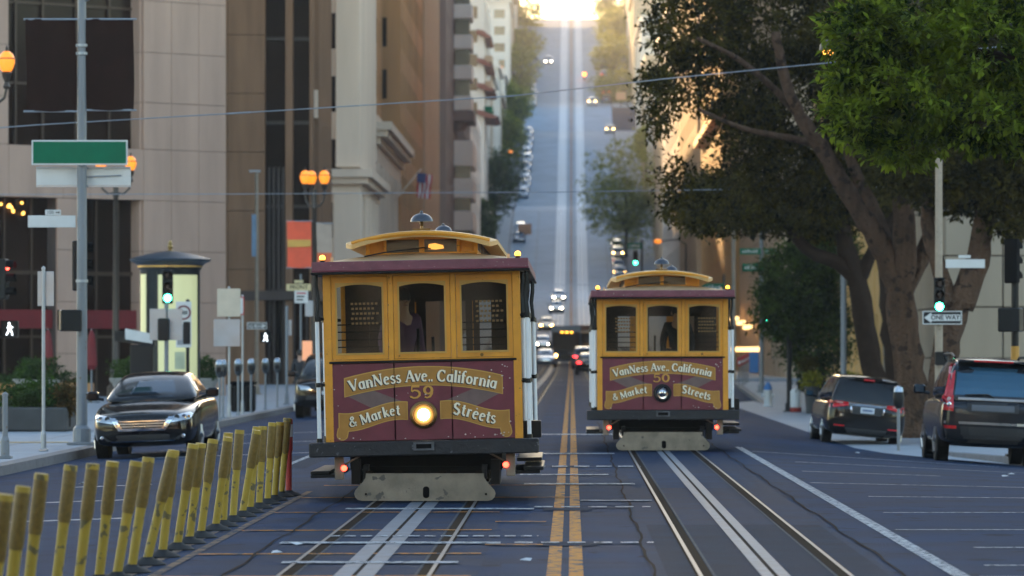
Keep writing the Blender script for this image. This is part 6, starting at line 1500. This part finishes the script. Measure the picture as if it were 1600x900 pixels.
pole('street_pole', 'thin tall tan pole behind the right edge of cable car 50', PX(1146, 215), 215, PZ(335, 215), .10, TANPOLE, side=1)
Y = 215; r = board('green_street_sign', 'green street sign just above the roof of cable car 50', PX(1114, Y), Y, PZ(449, Y), 1.15, .40, SIGNG); scribble(r, 1.15, .4, 5)
pole('street_pole', 'pole behind the roof of cable car 50 holding the green sign', PX(1131, Y), Y+.15, PZ(430, Y), .06, DARKPOLE, side=1)
Y = 410; r = board('green_street_sign', 'distant green street sign between the cable cars and the tree', PX(992, Y), Y, PZ(384, Y), 1.4, .55, SIGNG); scribble(r, 1.4, .5, 5)
pole('street_pole', 'distant pole with green sign and light left of the roof of cable car 50', PX(1003, Y), Y+.2, PZ(375, Y), .10, DARKPOLE, side=1)
signal('far green traffic light above the left roof corner of cable car 50', PX(993, Y), Y, PZ(403, Y), 0, 2, 1.3)
def cobra(px, py, Y, side, dx, label, m_):
    r = T('cobra_lamp', label, 'street lamp', (PX(px, Y), Y, hp(side, Y)), 0, 'lit roadside lamps'); z = PZ(py, Y)-hp(side, Y)
    MB().tube([(dx,0,0),(dx,0,z-.2),(dx*.7,0,z+.15),(0,0,z)], [.11,.08,.06,.05], 8).build('post', DARKPOLE, r); MB().ball((0,0,z), .30, 8, .6).build('lamp', m_, r, True)
cobra(1028, 377, 330, 1, 2.2, 'amber lamp glowing above the bell of cable car 50', LAMPL)
cobra(811, 100, 860, -1, -1.2, 'bright lamp on the upper left of the hill street', LAMPC)
cobra(783, 105, 800, -1, -1.2, 'amber lamp among the upper left house fronts', LAMPL)
cobra(798, 237, 690, -1, -1.2, 'amber lamp left of the hill tracks by the trees', LAMPL)
cobra(747, 312, 560, -1, -1.4, 'left amber lamp above the roof of cable car 59', LAMPL)
r = T('street_lamp', 'hooded amber lamp at the edge of the bright leaves', 'street lamp', (PX(1294, 61.3), 61.3, hp(1, 61)), 0); z = PZ(76, 61.3)-hp(1, 61)
MB().tube([(5.6,0,0),(5.6,0,z-.4),(4.4,0,z+.35),(.5,0,z+.3),(0,0,z+.12)], [.11,.08,.05,.03,.03], 8).build('post', DARKPOLE, r)
MB().lathe([(.13,z-.02),(.12,z+.06),(.05,z+.12),(.01,z+.14)], 14).build('hood', DARKPOLE, r, 2); MB().lathe([(.015,z-.13),(.06,z-.10),(.09,z-.02)], 12).build('lamp', emit('amber_lamp_glass', (1.0,.36,.05), 1.6, (.6,.3,.1)), r, 2)
for px, py, Y, lab in ((820, 358, 640, 'orange road sign at the left hill crossing'), (970, 150, 830, 'orange notice board at the right hill crossing')):
    r = T('notice_board', lab, 'sign', (PX(px, Y), Y, h(PX(px, Y), Y))); z = PZ(py, Y)-r.location.z
    MB().bev(-1.0,1.0,-.05,.05,z-.8,z+.8,.02).build('panel', mat('faded_orange_board', (.50,.24,.12), .6), r); MB().tube([(0,.1,0),(0,.1,z)], .12, 6).build('post', DARKPOLE, r)
r = T('road_light', 'orange beacon standing in the lane of the upper hill', 'beacon', (PX(913, 880), 880, g(880))); MB().tube([(0,0,0),(0,0,1.0)], .10, 8).build('stand', PAINTR, r); MB().ball((0,0,1.25), .38, 8).build('lamp', emit('orange_beacon', (1.0,.20,.02), 3.0, (.5,.1,.0)), r, True)

# ---- people
SKIN = mat('skin', (.42,.24,.16), .5, var=.08); DCLO = mat('dark_clothes', (.018,.018,.022), .8); PCLO = mat('purple_cloth', (.10,.04,.10), .8); YCLO = mat('mustard_cloth', (.48,.30,.07), .8); HAIR = mat('dark_hair', (.02,.014,.01), .7)
def skin_mesh(joints, edges, name, m, par, levels=1):
    me = bpy.data.meshes.new(name); keys = list(joints); me.from_pydata([joints[k][0] for k in keys], [(keys.index(a), keys.index(b_)) for a, b_ in edges], [])
    o = bpy.data.objects.new(name, me); col.objects.link(o)
    sk = o.modifiers.new('s', 'SKIN'); sk.use_smooth_shade = True
    for i, k in enumerate(keys): me.skin_vertices[0].data[i].radius = (joints[k][1], joints[k][1]); me.skin_vertices[0].data[i].use_root = (i == 0)
    sd = o.modifiers.new('d', 'SUBSURF'); sd.levels = levels; sd.render_levels = levels
    dg = bpy.context.evaluated_depsgraph_get(); m2 = bpy.data.meshes.new_from_object(o.evaluated_get(dg)); bpy.data.objects.remove(o); m2.name = name
    m2.materials.clear(); m2.materials.append(m); m2.polygons.foreach_set('use_smooth', [True]*len(m2.polygons)); return link(name, m2, par)
def person(label, X, Y, z0, rz, coat, legs, lean=.0, stride=.22, group=None):
    r = T('person', label, 'person', (X, Y, z0), rz)
    J = {'pel': ((0,0,.95),.13), 'che': ((0,lean,1.28),.15), 'nek': ((0,lean*1.2,1.47),.058), 'hd': ((0,lean*1.3-.01,1.57),.085), 'hd2': ((0,lean*1.3-.01,1.68),.088)}
    Ed = [('pel','che'),('che','nek'),('nek','hd'),('hd','hd2')]
    for s, q in ((-1,'l'),(1,'r')):
        st = s*stride
        J.update({'sh'+q: ((s*.19,lean,1.40),.065), 'el'+q: ((s*.25,lean+.03,1.13),.045), 'wr'+q: ((s*.24,lean-.10,.90),.028), 'pa'+q: ((s*.235,lean-.13,.83),.030),
                  'hi'+q: ((s*.095,0,.90),.095), 'kn'+q: ((s*.10,-st*.5-.03,.50),.062), 'an'+q: ((s*.10,-st,.09),.042), 'to'+q: ((s*.11,-st-.16,.04),.035)})
        Ed += [('che','sh'+q),('sh'+q,'el'+q),('el'+q,'wr'+q),('wr'+q,'pa'+q),('pel','hi'+q),('hi'+q,'kn'+q),('kn'+q,'an'+q),('an'+q,'to'+q)]
        for f in range(4):
            b1 = (s*(.235+.012*(f-1.5)), lean-.14+.012*(f-1.5), .775-.006*abs(f-1.5)); J['f%d'%f+q] = (b1,.009); J['g%d'%f+q] = ((b1[0]-s*.01, b1[1]-.012, b1[2]-.038),.008); Ed += [('pa'+q,'f%d'%f+q),('f%d'%f+q,'g%d'%f+q)]
        J['th'+q] = ((s*.205,lean-.165,.80),.010); Ed.append(('pa'+q,'th'+q))
    skin_mesh(J, Ed, 'body', SKIN, r)
    Jc = {k: (p, rr+.022) for k, (p, rr) in J.items() if k in ('pel','che') or k[:2] in ('sh','el','wr')}; Jc['low'] = ((0,0,.84),.16)
    skin_mesh(Jc, [('pel','che'),('pel','low')]+[e for q in 'lr' for e in (('che','sh'+q),('sh'+q,'el'+q),('el'+q,'wr'+q))], 'jacket', coat, r)
    Jt = {k: (p, rr+.016) for k, (p, rr) in J.items() if k == 'pel' or k[:2] in ('hi','kn','an')}
    skin_mesh(Jt, [e for q in 'lr' for e in (('pel','hi'+q),('hi'+q,'kn'+q),('kn'+q,'an'+q))], 'trousers', legs, r)
    for s in (-1, 1): MB().bev(s*.105-.05, s*.105+.05, -s*stride-.20, -s*stride+.07, 0, .09, .025).build('shoe', BLACK, r)
    hy = lean*1.3
    MB().ball((0,hy+.015,1.66), .108, 10, 1.05).build('hair', HAIR, r, True)
    fc = MB().lathe([(.012,0),(.018,-.015),(.006,-.03)], 8, (0,hy-.095,1.60), 'y'); fc.build('nose', SKIN, r, True)
    for s in (-1, 1): MB().ball((s*.034,hy-.092,1.635), .011, 6).build('eye', BLACK, r); MB().ball((s*.092,hy,1.615), .022, 6, 1.5).build('ear', SKIN, r)
    MB().box(-.025,.025,hy-.10,hy-.09,1.555,1.562).build('mouth', PCLO, r)
    return r
person('pedestrian in dark clothes on the left pavement beyond the bin', PX(469, 140), 140, hp(-1, 140), rad(180), DCLO, DCLO)
person('grip operator in purple and mustard inside the nearer cable car', -1.63-.33, 47.1+1.7, .66, rad(35), PCLO, DCLO)
person('shadowy rider standing inside the farther cable car', 1.53+.3, 70.8+2.2, .72, 0, DCLO, DCLO)

# ================================================================== haze: the sunlit evening air over the street
hz = MB().box(-500, 500, -310, 1270, -14, 112).build('haze', None, kind='stuff')
m = bpy.data.materials.new('evening_haze'); m.use_nodes = True; n = m.node_tree; n.nodes.remove(n.nodes['Principled BSDF'])
pv = n.nodes.new('ShaderNodeVolumePrincipled'); pv.inputs['Color'].default_value = (.84,.92,1.0,1); pv.inputs['Density'].default_value = .00014; pv.inputs['Anisotropy'].default_value = .42
n.links.new(pv.outputs[0], n.nodes['Material Output'].inputs['Volume']); hz.data.materials.append(m)
